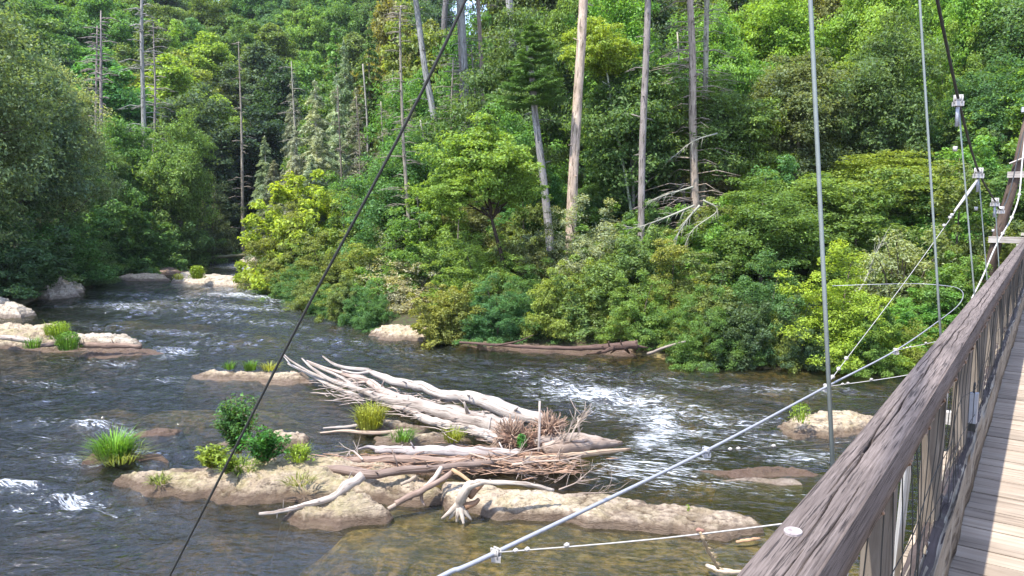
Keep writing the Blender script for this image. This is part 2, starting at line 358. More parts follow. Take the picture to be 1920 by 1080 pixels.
# current runs from the bend down to the lower right: waves stretched across it
u = X * .80 - Y * .60; v = X * .60 + Y * .80
warp = fbm(P3(X * .35, Y * .35), 3, 61)
amp = .75 + .5 * np.clip(fbm(P3(X * .14, Y * .14), 3, 5), -1, 1) + 3.0 * foam
q = P3(u * .85 + warp * .8, v * 1.5 + warp * 1.0)
z1 = 1 - np.abs(fbm(q * 1.0, 3, 21))           # ridged chop
z2 = fbm(P3(u * 2.6 + warp, v * 4.4), 3, 33)
z3 = fbm(P3(u * .25, v * .4), 2, 44)
calm = smooth(9, 4, np.hypot(X - 2.0, Y - 9.5)) * .9     # slack pool by the slab
edge = smooth(0, -.6, d)
Zw = ((z1 - .6) * .050 + z2 * .022) * amp * (1 - calm) * edge + z3 * .02 + foam * .06
Zw = np.where(d > 0, -.12 * smooth(0, 2, d), Zw)
Vt = np.stack([X, Y, Zw], 1)
t = NT('river_water'); p = t.pos()
cur = t.n('ShaderNodeMapping', vector_type='POINT'); t.l(p, cur.inputs[0]); cur.inputs['Rotation'].default_value = (0, 0, math.radians(37)); cur.inputs['Scale'].default_value = (1.0, 2.1, 1)
cv = cur.outputs[0]
b1 = t.noise(cv, 3.2, 4, .6, .6); b2 = t.noise(cv, 9, 3, .5, .3); b3 = t.noise(cv, 1.2, 3, .6, .8)
h = t.math('ADD', t.math('MULTIPLY', b1, .9), t.math('MULTIPLY', b2, .2)); h = t.math('ADD', h, b3)
fo = t.attr('foam', 2); ca = t.attr('calm', 2)
bmp = t.n('ShaderNodeBump'); bmp.inputs['Distance'].default_value = .10; t.l(h, bmp.inputs['Height'])
t.l(t.math('MULTIPLY_ADD', ca, -.6, .8), bmp.inputs['Strength'])
fr = t.n('ShaderNodeFresnel'); fr.inputs['IOR'].default_value = 1.75; t.l(bmp.outputs[0], fr.inputs['Normal'])
gl = t.n('ShaderNodeBsdfGlossy'); gl.inputs['Roughness'].default_value = .06; t.l(bmp.outputs[0], gl.inputs['Normal'])
tr = t.n('ShaderNodeBsdfTransparent'); tr.inputs[0].default_value = (.80, .82, .68, 1)
sc = t.n('ShaderNodeBsdfDiffuse'); sc.inputs[0].default_value = (.06, .075, .05, 1)     # light scattered by the water itself
body = t.n('ShaderNodeMixShader'); body.inputs[0].default_value = .10; t.l(tr.outputs[0], body.inputs[1]); t.l(sc.outputs[0], body.inputs[2])
m1 = t.n('ShaderNodeMixShader'); t.l(fr.outputs[0], m1.inputs[0]); t.l(body.outputs[0], m1.inputs[1]); t.l(gl.outputs[0], m1.inputs[2])
fcv = t.mapv(cv, (.6, 2.2, 1)); fn = t.noise(fcv, 2.0, 7, .66, 2.2); fn2 = t.noise(fcv, 6, 5, .65, 1.4)
fx_ = t.math('ADD', t.math('MULTIPLY', fn, .65), t.math('MULTIPLY', fn2, .35))
thr = t.math('MULTIPLY_ADD', fo, -.27, .64)
mask = t.math('MULTIPLY', t.math('SUBTRACT', fx_, thr), 6.0, clamp=True)
mask = t.math('MULTIPLY', mask, t.math('MULTIPLY', fo, 3.0, clamp=True))
fd = t.n('ShaderNodeBsdfDiffuse'); fd.inputs[0].default_value = (.72, .76, .80, 1); t.l(bmp.outputs[0], fd.inputs['Normal'])
m2 = t.n('ShaderNodeMixShader'); t.l(mask, m2.inputs[0]); t.l(m1.outputs[0], m2.inputs[1]); t.l(fd.outputs[0], m2.inputs[2])
M['water'] = t.done(m2.outputs[0])
va = t.n('ShaderNodeVolumeAbsorption'); va.inputs[0].default_value = (.68, .62, .36, 1); va.inputs[1].default_value = 1.6
t.l(va.outputs[0], t.out.inputs['Volume'])
# the water is a closed body: a floor sheet well below the bed and sides
nv = len(Vt)
edges = {}
e = np.concatenate([F[:, [0, 1]], F[:, [1, 2]], F[:, [2, 3]], F[:, [3, 0]]])
key = np.sort(e, 1); ks = key[:, 0].astype(np.int64) * nv + key[:, 1]; uq, idx, cnt = np.unique(ks, return_index=True, return_counts=True)
be = e[idx[cnt == 1]]
V2 = np.concatenate([Vt, np.stack([X, Y, np.full_like(X, -3.0)], 1)])
Fb = F[:, ::-1] + nv; Fs = np.stack([be[:, 1], be[:, 0], be[:, 0] + nv, be[:, 1] + nv], 1)
wm = np_mesh('water', V2, np.concatenate([F, Fb, Fs]), True, {'foam': ('FLOAT', np.concatenate([foam, foam * 0])), 'calm': ('FLOAT', np.concatenate([calm, calm]))})
link('water', wm, M['water'], kind='structure')
# ------------------------------------------------------------------ footbridge (local x across, y along, z from the deck)
BA = math.atan((1968 - 960) / FPX) ; CAMH = 1.6
DZ = CZ - CAMH
bd = np.array([math.sin(BA), math.cos(BA)]); bl = np.array([math.cos(BA), -math.sin(BA)])
def br(L, s, z): # local -> world (z above deck)
    return np.array([bl[0] * L + bd[0] * s, bl[1] * L + bd[1] * s, DZ + z])
S0, S1 = -3.0, 33.0
def sag(s):      # gentle hump / rise of the deck towards the far tower
    s = np.asarray(s, float); return .0 + .018 * np.maximum(s - 17, 0) ** 1.6 * .5
bridge = empty('suspension_footbridge', (0, 0, DZ), 'weathered timber suspension footbridge with cracked handrail and wire mesh side', 'footbridge', rz=-BA)
def rail_mesh(x0, x1, z0, z1, ds, nx, crack_list, seed, rough=.0007, round_=.008):
    ns = int((S1 - S0) / ds) + 1; s = S0 + np.linspace(0, 1, ns) ** 1.0 * (S1 - S0)
    w = np.linspace(0, 1, nx)
    prof = [(x0 + (x1 - x0) * a, z1, 1) for a in w] + [(x1, z1 + (z0 - z1) * b, 0) for b in (.06, .3, .6, 1)] + [(x1 + (x0 - x1) * b, z0, 0) for b in (.33, .66, 1)] + [(x0, z0 + (z1 - z0) * b, 0) for b in (.4, .7, .94)]
    px = np.array([p[0] for p in prof]); pz = np.array([p[1] for p in prof]); tp = np.array([p[2] for p in prof])
    k = len(prof); Sg = np.repeat(s, k); Xg = np.tile(px, ns); Zg = np.tile(pz, ns); T = np.tile(tp, ns)
    wob = fbm(P3(Sg * .35, Sg * 0 + seed), 2, seed)
    Xg = Xg + .007 * wob
    e = np.minimum(np.abs(Xg - x0), np.abs(Xg - x1)); Zg = Zg - T * round_ * np.exp(-e / .006)
    Zg = Zg + sag(Sg) + T * rough * fbm(P3(Xg * 90, Sg * 2.5), 3, seed + 2) + .004 * fbm(P3(Sg * .5, Sg * 0), 2, seed + 5)
    crk = np.zeros_like(Sg)
    for (sa, sb, xa, xb, wd, dp) in crack_list:
        tt = (Sg - sa) / (sb - sa); cx = x0 + (x1 - x0) * (xa + (xb - xa) * tt) + .006 * fbm(P3(Sg * 3.5, Sg * 0 + xa * 9), 3, 71)
        ww = wd * np.sqrt(np.clip(np.sin(np.clip(tt, 0, 1) * PI), 0, 1)) * (1 + .4 * fbm(P3(Sg * 6, Sg * 0 + xb), 2, 9)) + 1e-6
        c = np.exp(-((Xg - cx) / ww) ** 4) * (tt > 0) * (tt < 1) * T
        crk = np.maximum(crk, c); Zg = Zg - dp * c
    i = np.arange(ns * k).reshape(ns, k); j = np.roll(i, -1, 1)
    F = np.stack([i[:-1].ravel(), j[:-1].ravel(), j[1:].ravel(), i[1:].ravel()], 1)
    return np_mesh('beam', np.stack([Xg, Sg, Zg], 1), F, True, {'grain': ('FLOAT_VECTOR', np.stack([Xg, Zg, Sg], 1)), 'split': ('FLOAT', crk)})
cr = [(1.3, 3.0, .50, .46, .0019, .035), (1.6, 2.6, .37, .35, .0016, .03), (.6, 1.3, .66, .62, .0017, .03), (2.7, 4.6, .52, .46, .0020, .035), (4.2, 6.8, .48, .56, .0022, .035), (6.2, 9, .55, .47, .0022, .03), (8.6, 13, .45, .55, .0025, .03), (12, 20, .5, .5, .003, .03), (19, 28, .45, .5, .003, .03), (2.2, 2.9, .74, .71, .0013, .015), (1.2, 1.7, .8, .82, .0012, .012), (.6, .95, .25, .3, .0015, .02), (3, 3.8, .25, .28, .0013, .015), (5, 6, .75, .72, .0015, .02), (3.6, 4.4, .68, .66, .0013, .015)]
RX0, RX1, RZ0, RZ1 = -.384, -.276, .902, 1.0
nt_ = M['rail'].node_tree; pb = next(n for n in nt_.nodes if n.type == 'BSDF_PRINCIPLED'); old = pb.inputs['Base Color'].links[0].from_socket   # dirt in the splits
at_ = nt_.nodes.new('ShaderNodeAttribute'); at_.attribute_name = 'split'; mx_ = nt_.nodes.new('ShaderNodeMix'); mx_.data_type = 'RGBA'; mx_.inputs[7].default_value = (.012, .009, .008, 1)
nt_.links.new(at_.outputs[2], mx_.inputs[0]); nt_.links.new(old, mx_.inputs[6]); nt_.links.new(mx_.outputs[2], pb.inputs['Base Color'])
def side(sgn, first):
    mir = lambda x: x if sgn < 0 else .55 - x
    x0, x1 = sorted((mir(RX0), mir(RX1)))
    rl = rail_mesh(x0, x1, RZ0, RZ1, .022 if first else .1, 90 if first else 12, cr if first else [], 3)
    link('handrail', rl, M['rail'], bridge)
    # lighter board under the rail
    x0, x1 = sorted((mir(-.370), mir(-.300)))
    link('under_rail', rail_mesh(x0, x1, .848, RZ0 - .002, .12, 6, [], 7, .001), M['post'], bridge)
    x0, x1 = sorted((mir(-.352), mir(-.264)))
    c = rail_mesh(x0, x1, 0.012, .315, .03 if first else .15, 18 if first else 6, [(a, a + 2.2, .3, .6, .004, .02) for a in range(-2, 30, 3)], 12, .006, .02)
    V = np.empty(len(c.vertices) * 3, np.float32); c.vertices.foreach_get('co', V); V = V.reshape(-1, 3)
    nn = fbm(P3(V[:, 1] * 3.0, V[:, 2] * 30, V[:, 0] * 30), 4, 4); V[:, 0] += nn * .006 * (-1 if sgn < 0 else 1) ; V[:, 2] += nn * .006
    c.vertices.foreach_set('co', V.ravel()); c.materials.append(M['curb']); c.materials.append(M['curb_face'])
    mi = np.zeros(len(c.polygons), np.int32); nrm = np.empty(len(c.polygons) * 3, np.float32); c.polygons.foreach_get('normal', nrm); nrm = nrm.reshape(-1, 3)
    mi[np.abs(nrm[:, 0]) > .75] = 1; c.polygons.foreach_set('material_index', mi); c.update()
    link('curb_beam', c, None, bridge)
    for k in range(30):
        s = -1.35 + 1.19 * k; z0 = float(sag(s))
        if s > S1 - .5: break
        b = MB(); xa, xb = sorted((mir(-.372), mir(-.300))); b.box((xa, s - .036, -.2 + z0), (xb, s + .036, .848 + z0), .003, 2); b.build('post', M['post'], bridge, False)
        b = MB(); b.tube([(mir(-.445), s - .062, -.25 + z0), (mir(-.398), s - .062, .93 + z0)], .042, 4, True, .02, .4); b.build('side_brace', M['pale_board'], bridge, False)
        if first and k % 3 == 1:
            b = MB(); b.box((-.85, s - .05, -.205 + z0), (1.4, s + .05, -.105 + z0), .004, 0); b.build('cross_beam', M['pale_board'], bridge, False)
    # wire mesh stapled under the rail
    b = MB(); xm = mir(-.288); n = int((S1 - S0) / .15)
    def wx(s, z): return xm + .010 * math.sin(s * 5.1 + z * 4) + .008 * math.sin(s * 2.3 - z * 7)
    if first:
        for k in range(n):
            s = S0 + k * .15; z = float(sag(s))
            if s > 16 and k % 2: continue
            b.tube([(wx(s, q), s + .03 * math.sin(k * 1.7 + q * 3.1), z + q) for q in (.88, .74, .6, .46, .31)], .0017, 4, False)
        for q in (.30, .46, .63):
            b.tube([(wx(s, q), s, float(sag(s)) + q - .035 * abs(math.sin(s * 1.48)) + .012 * math.sin(s * 6.3 + q * 20)) for s in np.arange(S0, S1 - 4, .06)], .0016, 4, False)
        b.build('wire_mesh', M['dark_cable'], bridge)
        b = MB()
        b.tube([(xm + .006 + .004 * math.sin(s * 41), s, float(sag(s)) + .882 + .007 * math.sin(s * 26) + .005 * math.sin(s * 61)) for s in np.arange(S0, S1 - 6, .03)], .0032, 5, False)
        b.build('edge_wire', M['rusty_wire'], bridge)
        for k in range(34):
            s = S0 + .35 + k * .41; b = MB(); z = float(sag(s)) + .885
            b.tube([(xm + .004, s - .012, z + .012), (xm + .014, s - .006, z + .004), (xm + .014, s + .006, z - .004), (xm + .004, s + .012, z - .012)], .004, 5); b.build('staple', M['rusty_wire'], bridge)
side(-1, True); side(1, False)
b = MB(); s = S0
while s < S1:
    w = random.uniform(.132, .142); z = float(sag(s))
    o = random.uniform(-.02, .02); dz = random.uniform(-.003, .003)
    b.box((-.46 + o, s, -.05 + z + dz), (.98 + o, s + w - random.uniform(.009, .015), z + dz), .0015, 0); s += w
b.build('decking', M['deck'], bridge, False)
for x in (-.28, .28, .8):
    b = MB(); b.tube([(x, q, -.078 + float(sag(q))) for q in np.arange(S0, S1, .5)], .026, 8); b.build('deck_cable', M['dark_cable'], bridge)
M['knot'] = wood_mat('knot_wood', (.30, .25, .24), (.46, .40, .38), (.1, .07, .07), (60, 60, 20))
# bolt plug in the rail top and the little box on the mesh
b = MB(); kp = onz(1487, 993, DZ + 1.004); kL, kS = kp[0] * bl[0] + kp[1] * bl[1], kp[0] * bd[0] + kp[1] * bd[1]
q = [(kL + .016 * math.cos(a), kS + .019 * math.sin(a), 1.002) for a in np.linspace(0, 2 * PI, 20, endpoint=False)]
b.add(q + [(x, y, z - .02) for x, y, z in q], [tuple(range(20))] + [(i, i + 20, (i + 1) % 20 + 20, (i + 1) % 20) for i in range(20)]); b.build('wood_knot', M['knot'], bridge, False)
bx = empty('cable_lock_box', br(-.285, 4.75, .48), 'small grey metal box hung on the wire mesh inside the handrail', 'metal box', rz=-BA)
b = MB(); b.box((-.022, -.02, -.085), (.022, .02, .085), .002); b.build('case', M['steel'], bx, False)
b = MB(); b.tube([(-.0, 0, .085), (0, 0, .12), (0, .02, .135), (0, .035, .12)], .006, 6); b.build('hook', M['dark_cable'], bx)
b = MB(); b.box((-.018, -.016, -.13), (.018, .016, -.0845), .002); b.build('base', M['dark_cable'], bx, False)

# ------------------------------------------------------------------ cables
def cable(name, pts, r, mat, label, cat, group=None, n=8, sides=7, strand=True):
    root = empty(name, pts[0], label, cat, group); o = np.asarray(pts[0])
    P = bez([np.asarray(p) - o for p in pts], n); b = MB(); b.tube(P, r, sides); b.build('strand', mat, root); return root, o
def clamp(root, o, p, dirv, size=.07, mat='white_clamp', saddle=True):
    p = np.asarray(p) - o; d = np.asarray(dirv, float); d /= np.linalg.norm(d); b = MB()
    b.tube([p - d * size * .5, p + d * size * .5], size * .42, 6)
    s_ = np.cross(d, (0, 0, 1)); s_ /= np.linalg.norm(s_) + 1e-9; u = np.cross(s_, d)
    for e in (-.25, .25):
        b.tube([p + d * size * e + s_ * size * .45 - u * size * .6, p + d * size * e + s_ * size * .5 + u * size * .45, p + d * size * e - s_ * size * .5 + u * size * .45, p + d * size * e - s_ * size * .45 - u * size * .6], size * .13, 5)
    c = b.build('clamp', M[mat], root)
    b = MB(); b.box(p - size * np.array([.55, .55, .95]), p + size * np.array([.55, .55, -.3]), .004); b.build('saddle', M[mat], c, False) if saddle else None
    return c
def h2(L, s, h): return br(L, s, h + CAMH)       # height relative to the eye
def on_s(px, py, s_):        # where the sight line meets the cross section of the bridge at s
    d = ray(px, py); return CAM + d * (s_ / (d[0] * bd[0] + d[1] * bd[1]))
def up_to(a, b, z): return a + (b - a) * ((z - a[2]) / (b[2] - a[2]))
S1a, S1b = on_s(1520, 0, 3.4), on_s(1560, 840, 3.4); S2a, S2b = on_s(1725, 0, 7.1), on_s(1762, 600, 7.1)
top1, top2 = up_to(S1a, S1b, CZ + 3.95), up_to(S2a, S2b, CZ + 2.62)
MPT = {3.4: top1, 7.1: top2, 10.8: on_s(1797, 186, 10.8), 14.5: on_s(1835, 322, 14.5), 18.2: on_s(1866, 377, 18.2), 21.5: on_s(1877, 392, 21.5)}
mpts = [top1 + (top1 - top2) * 2.2 + np.array([0, 0, 1.6]), top1 + (top1 - top2) + np.array([0, 0, .5])] + [MPT[k] for k in sorted(MPT)] + [h2(-1.0, 25, .30), h2(-.95, 28, 1.6), h2(-.86, 30, 2.86)]
mc, mo = cable('main_cable', mpts, .017, M['dark_cable'], 'thick dark main cable sagging along the footbridge with pale clamps', 'bridge cable')
mainpt = MPT
for s_ in MPT: clamp(mc, mo, mainpt[s_], (bd[0], bd[1], -.25), .09 if s_ < 12 else .11)
SUSP = [(3.4, top1, S1b, 'pale suspender cable nearest to the eye, ending behind the wide end of the handrail'), (7.1, top2, S2b, 'pale suspender cable second from the near end, crossing beside the thick dark cable'),
        (10.8, MPT[10.8], on_s(1825, 525, 10.8), 'pale suspender cable hanging from the topmost white clamp of the dark cable'), (14.5, MPT[14.5], on_s(1849, 500, 14.5), 'thin suspender cable hanging from the brownish clamp below the topmost one'), (18.2, MPT[18.2], on_s(1872, 480, 18.2), 'short thin suspender cable under the lowest clamp beside the tower')]
for s_, a_, b_, lab in SUSP:
    top = a_ - np.array([0, 0, .03]); bot = up_to(a_, b_, DZ - .1 + float(sag(s_)))
    r, o = cable('suspender_cable', [top, (top + bot) / 2, bot], .0095 if s_ < 6 else .0098, M['susp'], lab, 'suspender cable', 'suspender cables of the footbridge', 2)
    b = MB(); b.tube([bot - o - np.array([0, 0, .12]), bot - o + np.array([0, 0, .16])], .017, 6); b.build('end_fitting', M['steel'], r)
    if s_ > 9:
        b = MB(); q = (top - o); b.tube([q - np.array([0, 0, .30]), q - np.array([0, 0, .02])], .022, 6); b.build('socket', M['steel'], r)
        b = MB(); b.tube([q - np.array([0, 0, .60]), q - np.array([0, 0, .54])], .026, 6); b.build('grip', M['white_clamp'], r)
# wind cable in one level below the rail, bowed towards the bridge
hw = DZ - .6
WC = [onz(560, 1230, hw), onz(830, 1080, hw), onz(930, 1036, hw), onz(1325, 845, hw), onz(1550, 725, hw), onz(1680, 657, hw), onz(1757, 604, hw), onz(1797, 572, hw), onz(1806, 552, hw), onz(1797, 541, hw), onz(1775, 536, hw), onz(1720, 532, hw), onz(1650, 533, hw), onz(1560, 536, hw - .1)]
wc, wo_ = cable('wind_cable', WC, list(np.interp(np.linspace(0, 1, (len(WC) - 1) * 8 + 1), [0, .3, .5, 1], [.017, .0135, .009, .008])), M['steel'], 'thick pale grey wind cable running beside the footbridge above the water', 'bridge cable', n=8, sides=9)
GUY = [(930, 1036, 'thin guy wire at the lowest clamp of the wind cable, with frayed rope'), (1325, 845, 'short dark guy wire under the second lowest clamp of the wind cable'), (1550, 725, 'thin guy wire with bright grips where the nearest suspender crosses the wind cable'), (1680, 657, 'short guy wire with a grip at the clamp close to the handrail')]
for i, (px, py, lab) in enumerate(GUY):
    p = onz(px, py, hw); j = [2, 3, 4, 5][i]
    dv = WC[j + 1] - WC[j - 1]
    clamp(wc, wo_, p, dv, .055 if i == 0 else .06, 'steel' if i == 1 else 'white_clamp')
    s_ = p[0] * bd[0] + p[1] * bd[1]
    e = h2(-.60, s_ + (.1 if i == 0 else 0), -1.44 if i == 0 else -1.72)
    r, o = cable('guy_wire', [p, (p + e) / 2 - np.array([0, 0, .02]), e], .0045 if i != 1 else .005, M['pale_wire'] if i != 1 else M['dark_cable'], lab, 'guy wire', 'guy wires of the footbridge', 4, 5)
    dv = (e - p) / np.linalg.norm(e - p)
    for f in ((.07, .11, .24) if i == 0 else (.12, .16, .33)):
        b = MB(); q = dv * np.linalg.norm(e - p) * f; b.tube([q - dv * .018, q, q + dv * .018], [.008, .017, .008], 6); b.build('grip', M['white_clamp'], r)
# sling from the main cable down to the wind cable
p = onz(1550, 722, hw); q = mainpt[14.5] - np.array([0, 0, .12]); m_ = q + (p - q) * .30
r, o = cable('sling_wire', [q, q + (p - q) * .5 + np.array([0, 0, -.05]), p], .0042, M['pale_wire'], 'thin sling wire slanting from the brownish clamp down to the wind cable', 'guy wire')
dv = (p - q) / np.linalg.norm(p - q); Ls = np.linalg.norm(p - q)
b = MB(); b.tube([q - o + dv * .02, q - o + dv * Ls * .10, q - o + dv * Ls * .2], [.02, .026, .015], 7); b.build('turnbuckle', M['pale_wire'], r)
for f in (.22, .235, .28, .90, .94, .97):
    b = MB(); c = q - o + dv * Ls * f; b.tube([c - dv * .03, c, c + dv * .03], [.012, .03, .012], 6); b.build('grip', M['white_clamp'], r)
# dark stay that comes down in front of the river
P0, P1 = at(870, 0, 4.2), at(318, 1080, 5.6); dv = (P1 - P0)
cable('stay_cable', [mainpt[3.4] + np.array([0, 0, .0]), P0 - dv * .03 + np.array([0, 0, .0]), P0 + dv * .5, P1, P1 + dv * .62], .0092, M['dark_cable'], 'thin dark stay cable slanting across the river from above to the water', 'bridge cable', n=8)
# ------------------------------------------------------------------ far tower
tw = empty('bridge_tower', br(0, 30, 0) * np.array([1, 1, 0]) + np.array([0, 0, ground(*br(0, 30, 0)[:2])]), 'brown timber leg frame tower with pale crossboards behind the handrail', 'bridge tower', rz=-BA)
gz = br(0, 30, 0); tz = tw.location[2]
for sg in (-1, 1):
    m = lambda L: L if sg < 0 else .36 - L
    b = MB(); b.tube([(m(-1.95), 0, -.8), (m(-1.44), 0, DZ + CAMH - 1.1 - tz), (m(-1.02), 0, DZ + CAMH + 1.2 - tz), (m(-.80), 0, DZ + CAMH + 2.95 - tz)], [.2, .17, .155, .15], 12, True, .02); leg = b.build('leg', M['bark'], tw, color=(.17, .125, .105))
    b = MB(); c = (m(-.80), 0, DZ + CAMH + 3.02 - tz); b.box((c[0] - .24, -.24, c[2] - .07), (c[0] + .24, .24, c[2] + .09), .01); b.build('cap', M['steel'], leg, False)
for z, w, nm in ((DZ + CAMH + .95, 1.35, 'crossboard'), (DZ + CAMH - 1.20, 1.75, 'crossboard')):
    b = MB(); b.box((.18 - w - .12, -.23, z - .1 - tz), (.18 + w + .12, -.17, z + .1 - tz), .006, 0); b.build(nm, M['drift'], tw, False)
b = MB(); z = DZ + CAMH - tz; b.tube([(-1.25, -.26, z + 1.30), (.4, -.26, z + 2.05)], .09, 4, True, 0, .4); b.build('diagonal_board', M['drift'], tw, False)
# pale stay with grips in front of the tower
pts = [at(1925, 235, 21.5), at(1917, 300, 21), at(1911, 365, 20.5), at(1897, 408, 20), at(1880, 438, 19.6), at(1864, 468, 19.2), at(1842, 520, 18.6), at(1822, 560, 18)]
r, o = cable('tower_stay', pts, .020, M['pale_wire'], 'pale stay cable with grips hanging in front of the brown tower leg', 'bridge cable')
for k in (2, 3, 4):
    b = MB(); q = pts[k] - o; d_ = pts[k + 1] - pts[k - 1]; d_ /= np.linalg.norm(d_); b.tube([q - d_ * .06, q, q + d_ * .06], [.02, .055, .02], 6); b.build('grip', M['white_clamp'], r)
# ------------------------------------------------------------------ foliage prototypes
def unit(v): return v / (np.linalg.norm(v, axis=1, keepdims=True) + 1e-9)
def leaves(c, nrm, L, asp, r, fold=.12, along=None):
    n = len(c); nrm = unit(nrm)
    t = r.normal(size=(n, 3)) if along is None else along
    t = t - nrm * (t * nrm).sum(1, keepdims=True); t = unit(t); b = np.cross(nrm, t)
    L = L * r.uniform(.65, 1.35, (n, 1)); Wd = L * asp
    V = np.stack([c - t * L * .5, c + b * Wd * .5 + nrm * L * fold - t * L * .08, c + t * L * .5 - nrm * L * fold * .8, c - b * Wd * .5 + nrm * L * fold - t * L * .08], 1).reshape(-1, 3)
    F = np.arange(n * 4).reshape(n, 4); return V, F
def sphere_dirs(n, r): return unit(r.normal(size=(n, 3)))
def crown(shape, Wd, H, nc, nl, L, seed, asp=.5, flat=.55, cr=.17, lump=.28):
    """leaf clusters spread through a lumpy volume; returns one leaf mesh"""
    r = np.random.default_rng(seed); R = Wd / 2
    d = sphere_dirs(nc, r)
    if shape == 'dome': d[:, 2] = np.abs(d[:, 2]) * 1.15 - .18
    if shape == 'layer': d[:, 2] = d[:, 2] * 1.0
    d = unit(d)
    rad = (r.random(nc) ** .5) * (1 + lump * fbm(d * 1.9 + seed, 2, seed)) * .9
    z0, z1 = {'dome': (0.0, H), 'oval': (.16 * H, H), 'high': (.45 * H, H), 'layer': (.22 * H, H)}[shape]
    if shape == 'dome': c = np.stack([d[:, 0] * rad * R, d[:, 1] * rad * R, .04 * H + np.maximum(d[:, 2] * rad, -.02) * H * .95], 1)
    else:
        zc, zh = (z0 + z1) / 2, (z1 - z0) / 2
        pinch = 1 - .35 * np.clip(d[:, 2], 0, 1)
        c = np.stack([d[:, 0] * rad * R * pinch, d[:, 1] * rad * R * pinch, zc + d[:, 2] * rad * zh], 1)
    if shape == 'layer':
        q = H * .085; c[:, 2] = np.round(c[:, 2] / q) * q + r.normal(size=nc) * q * .34
    crs = Wd * cr * r.uniform(.6, 1.35, nc)
    k = np.repeat(np.arange(nc), nl); n = len(k)
    e = sphere_dirs(n, r); e[:, 2] = np.where(r.random(n) < .72, np.abs(e[:, 2]), e[:, 2])
    rr = r.random(n) ** .5
    off = e * (crs[k] * rr)[:, None]; off[:, 2] *= flat
    p = c[k] + off
    out = c - np.array([0, 0, H * .35]); out = unit(out)
    nrm = e * .6 + np.array([0, 0, .5]) + out[k] * .3 + r.normal(size=(n, 3)) * .62
    if shape == 'dome': p[:, 2] = np.maximum(p[:, 2], .02)
    V, F = leaves(p, nrm, L, asp, r)
    return V, F, c
def limbs(mb, base, top, r0, targets, seed, nb=7, r1=None):
    rr = random.Random(seed); base = np.asarray(base, float); top = np.asarray(top, float)
    n = 7; P = []
    for i in range(n):
        t = i / (n - 1); P.append(base + (top - base) * t + np.array([rr.uniform(-1, 1), rr.uniform(-1, 1), 0]) * r0 * .9 * math.sin(t * PI))
    R = [r0 * (1.35 if i == 0 else 1) * (1 - .8 * i / (n - 1)) for i in range(n)]; mb.tube(P, R, 8)
    tg = list(targets); rr.shuffle(tg)
    for q in tg[:nb]:
        i = min(n - 2, max(1, int((q[2] - base[2]) / max(top[2] - base[2], .1) * n * .72))); s = P[i]; q = np.asarray(q)
        m = s + (q - s) * .5 + np.array([0, 0, .10 * np.linalg.norm(q - s)])
        mb.tube(bez([s, m, q], 3), lerp_r(R[i] * .5, .012, 7), 5)
PROTO = {}
def proto(kind, W, H, crown_vf, trunk_mb, mat='leaf', bark='bark', tn='trunk'):
    cm = np_mesh(kind + '_crown', crown_vf[0], crown_vf[1]); cm.materials.append(M[mat])
    tm = None
    if trunk_mb is not None: tm = trunk_mb.mesh(kind + '_trunk', True); tm.materials.append(M[bark])
    PROTO.setdefault(kind, []).append((W, H, cm, tm))
for k in range(4):     # waterside shrubs: small leathery leaves
    V, F, c = crown('dome', 3.2, 3.0, 330, 140, (.085, .125, .10, .11)[k], 100 + k, .42, 1.0, .085, .75); mb = MB()
    for j in range(6):
        q = c[j * 7]; mb.tube(bez([(q[0] * .15, q[1] * .15, -.3), (q[0] * .5, q[1] * .5, q[2] * .6), tuple(q)], 3), lerp_r(.05, .012, 7), 5)
    proto('shrub', 3.2, 3.0, (V, F), mb, tn='stem')
for k in range(3):     # twiggy, half bare shrubs
    V, F, c = crown('dome', 3.2, 3.0, 200, 60, .11, 150 + k, .34, .85, .12, .45); mb = MB(); rr = random.Random(k)
    for j in range(60):
        q = c[j]; q2 = q * 1.10 + np.array([rr.uniform(-.2, .2), rr.uniform(-.2, .2), -.1])
        mb.tube(bez([(q[0] * .12, q[1] * .12, -.3), (q[0] * .6, q[1] * .6, q[2] * .75), tuple(q), tuple(q2)], 2), lerp_r(.028, .005, 7), 4)
    proto('twiggy', 3.2, 3.0, (V, F), mb)
for k in range(4):     # understory trees in flat sprays
    V, F, c = crown('layer', 6.0, 8.0, 280, 140, .155, 200 + k, .5, .5, .13, .4); mb = MB()
    limbs(mb, (0, 0, -.6), (.3, .1, 6.6), .11, c, k, 16); proto('spray', 6.0, 8.0, (V, F), mb)
for k in range(4):     # bank-side broadleaf trees
    V, F, c = crown('oval', 7.0, 9.5, 340, 140, .165, 300 + k, .5, .85, .095, .6); mb = MB()
    limbs(mb, (0, 0, -.6), (.2, .2, 8), .16, c, k, 14); proto('broad', 7.0, 9.5, (V, F), mb)
for k in range(5):     # hillside trees seen as rounded crowns
    V, F, c = crown('oval', 9.0, 14.0, 180, 200, .31, 400 + k, .55, .7, .13, .48); mb = MB()
    limbs(mb, (0, 0, -.8), (.3, 0, 12), .22, c, k, 9); proto('hill', 9.0, 14.0, (V, F), mb)
for k in range(3):     # the maple: flat sprays on spreading limbs
    V, F, c = crown('layer', 5.0, 4.2, 150, 150, .15, 700 + k, .55, .5, .12, .45); proto('maple', 5.0, 4.2, (V, F), None)
for k in range(2):     # fine-leaved near trees
    V, F, c = crown('oval', 8.0, 12.0, 340, 130, .17, 500 + k, .45, .8, .105, .42); mb = MB()
    limbs(mb, (0, 0, -.8), (.3, .2, 10), .2, c, k, 18); proto('near', 8.0, 12.0, (V, F), mb)
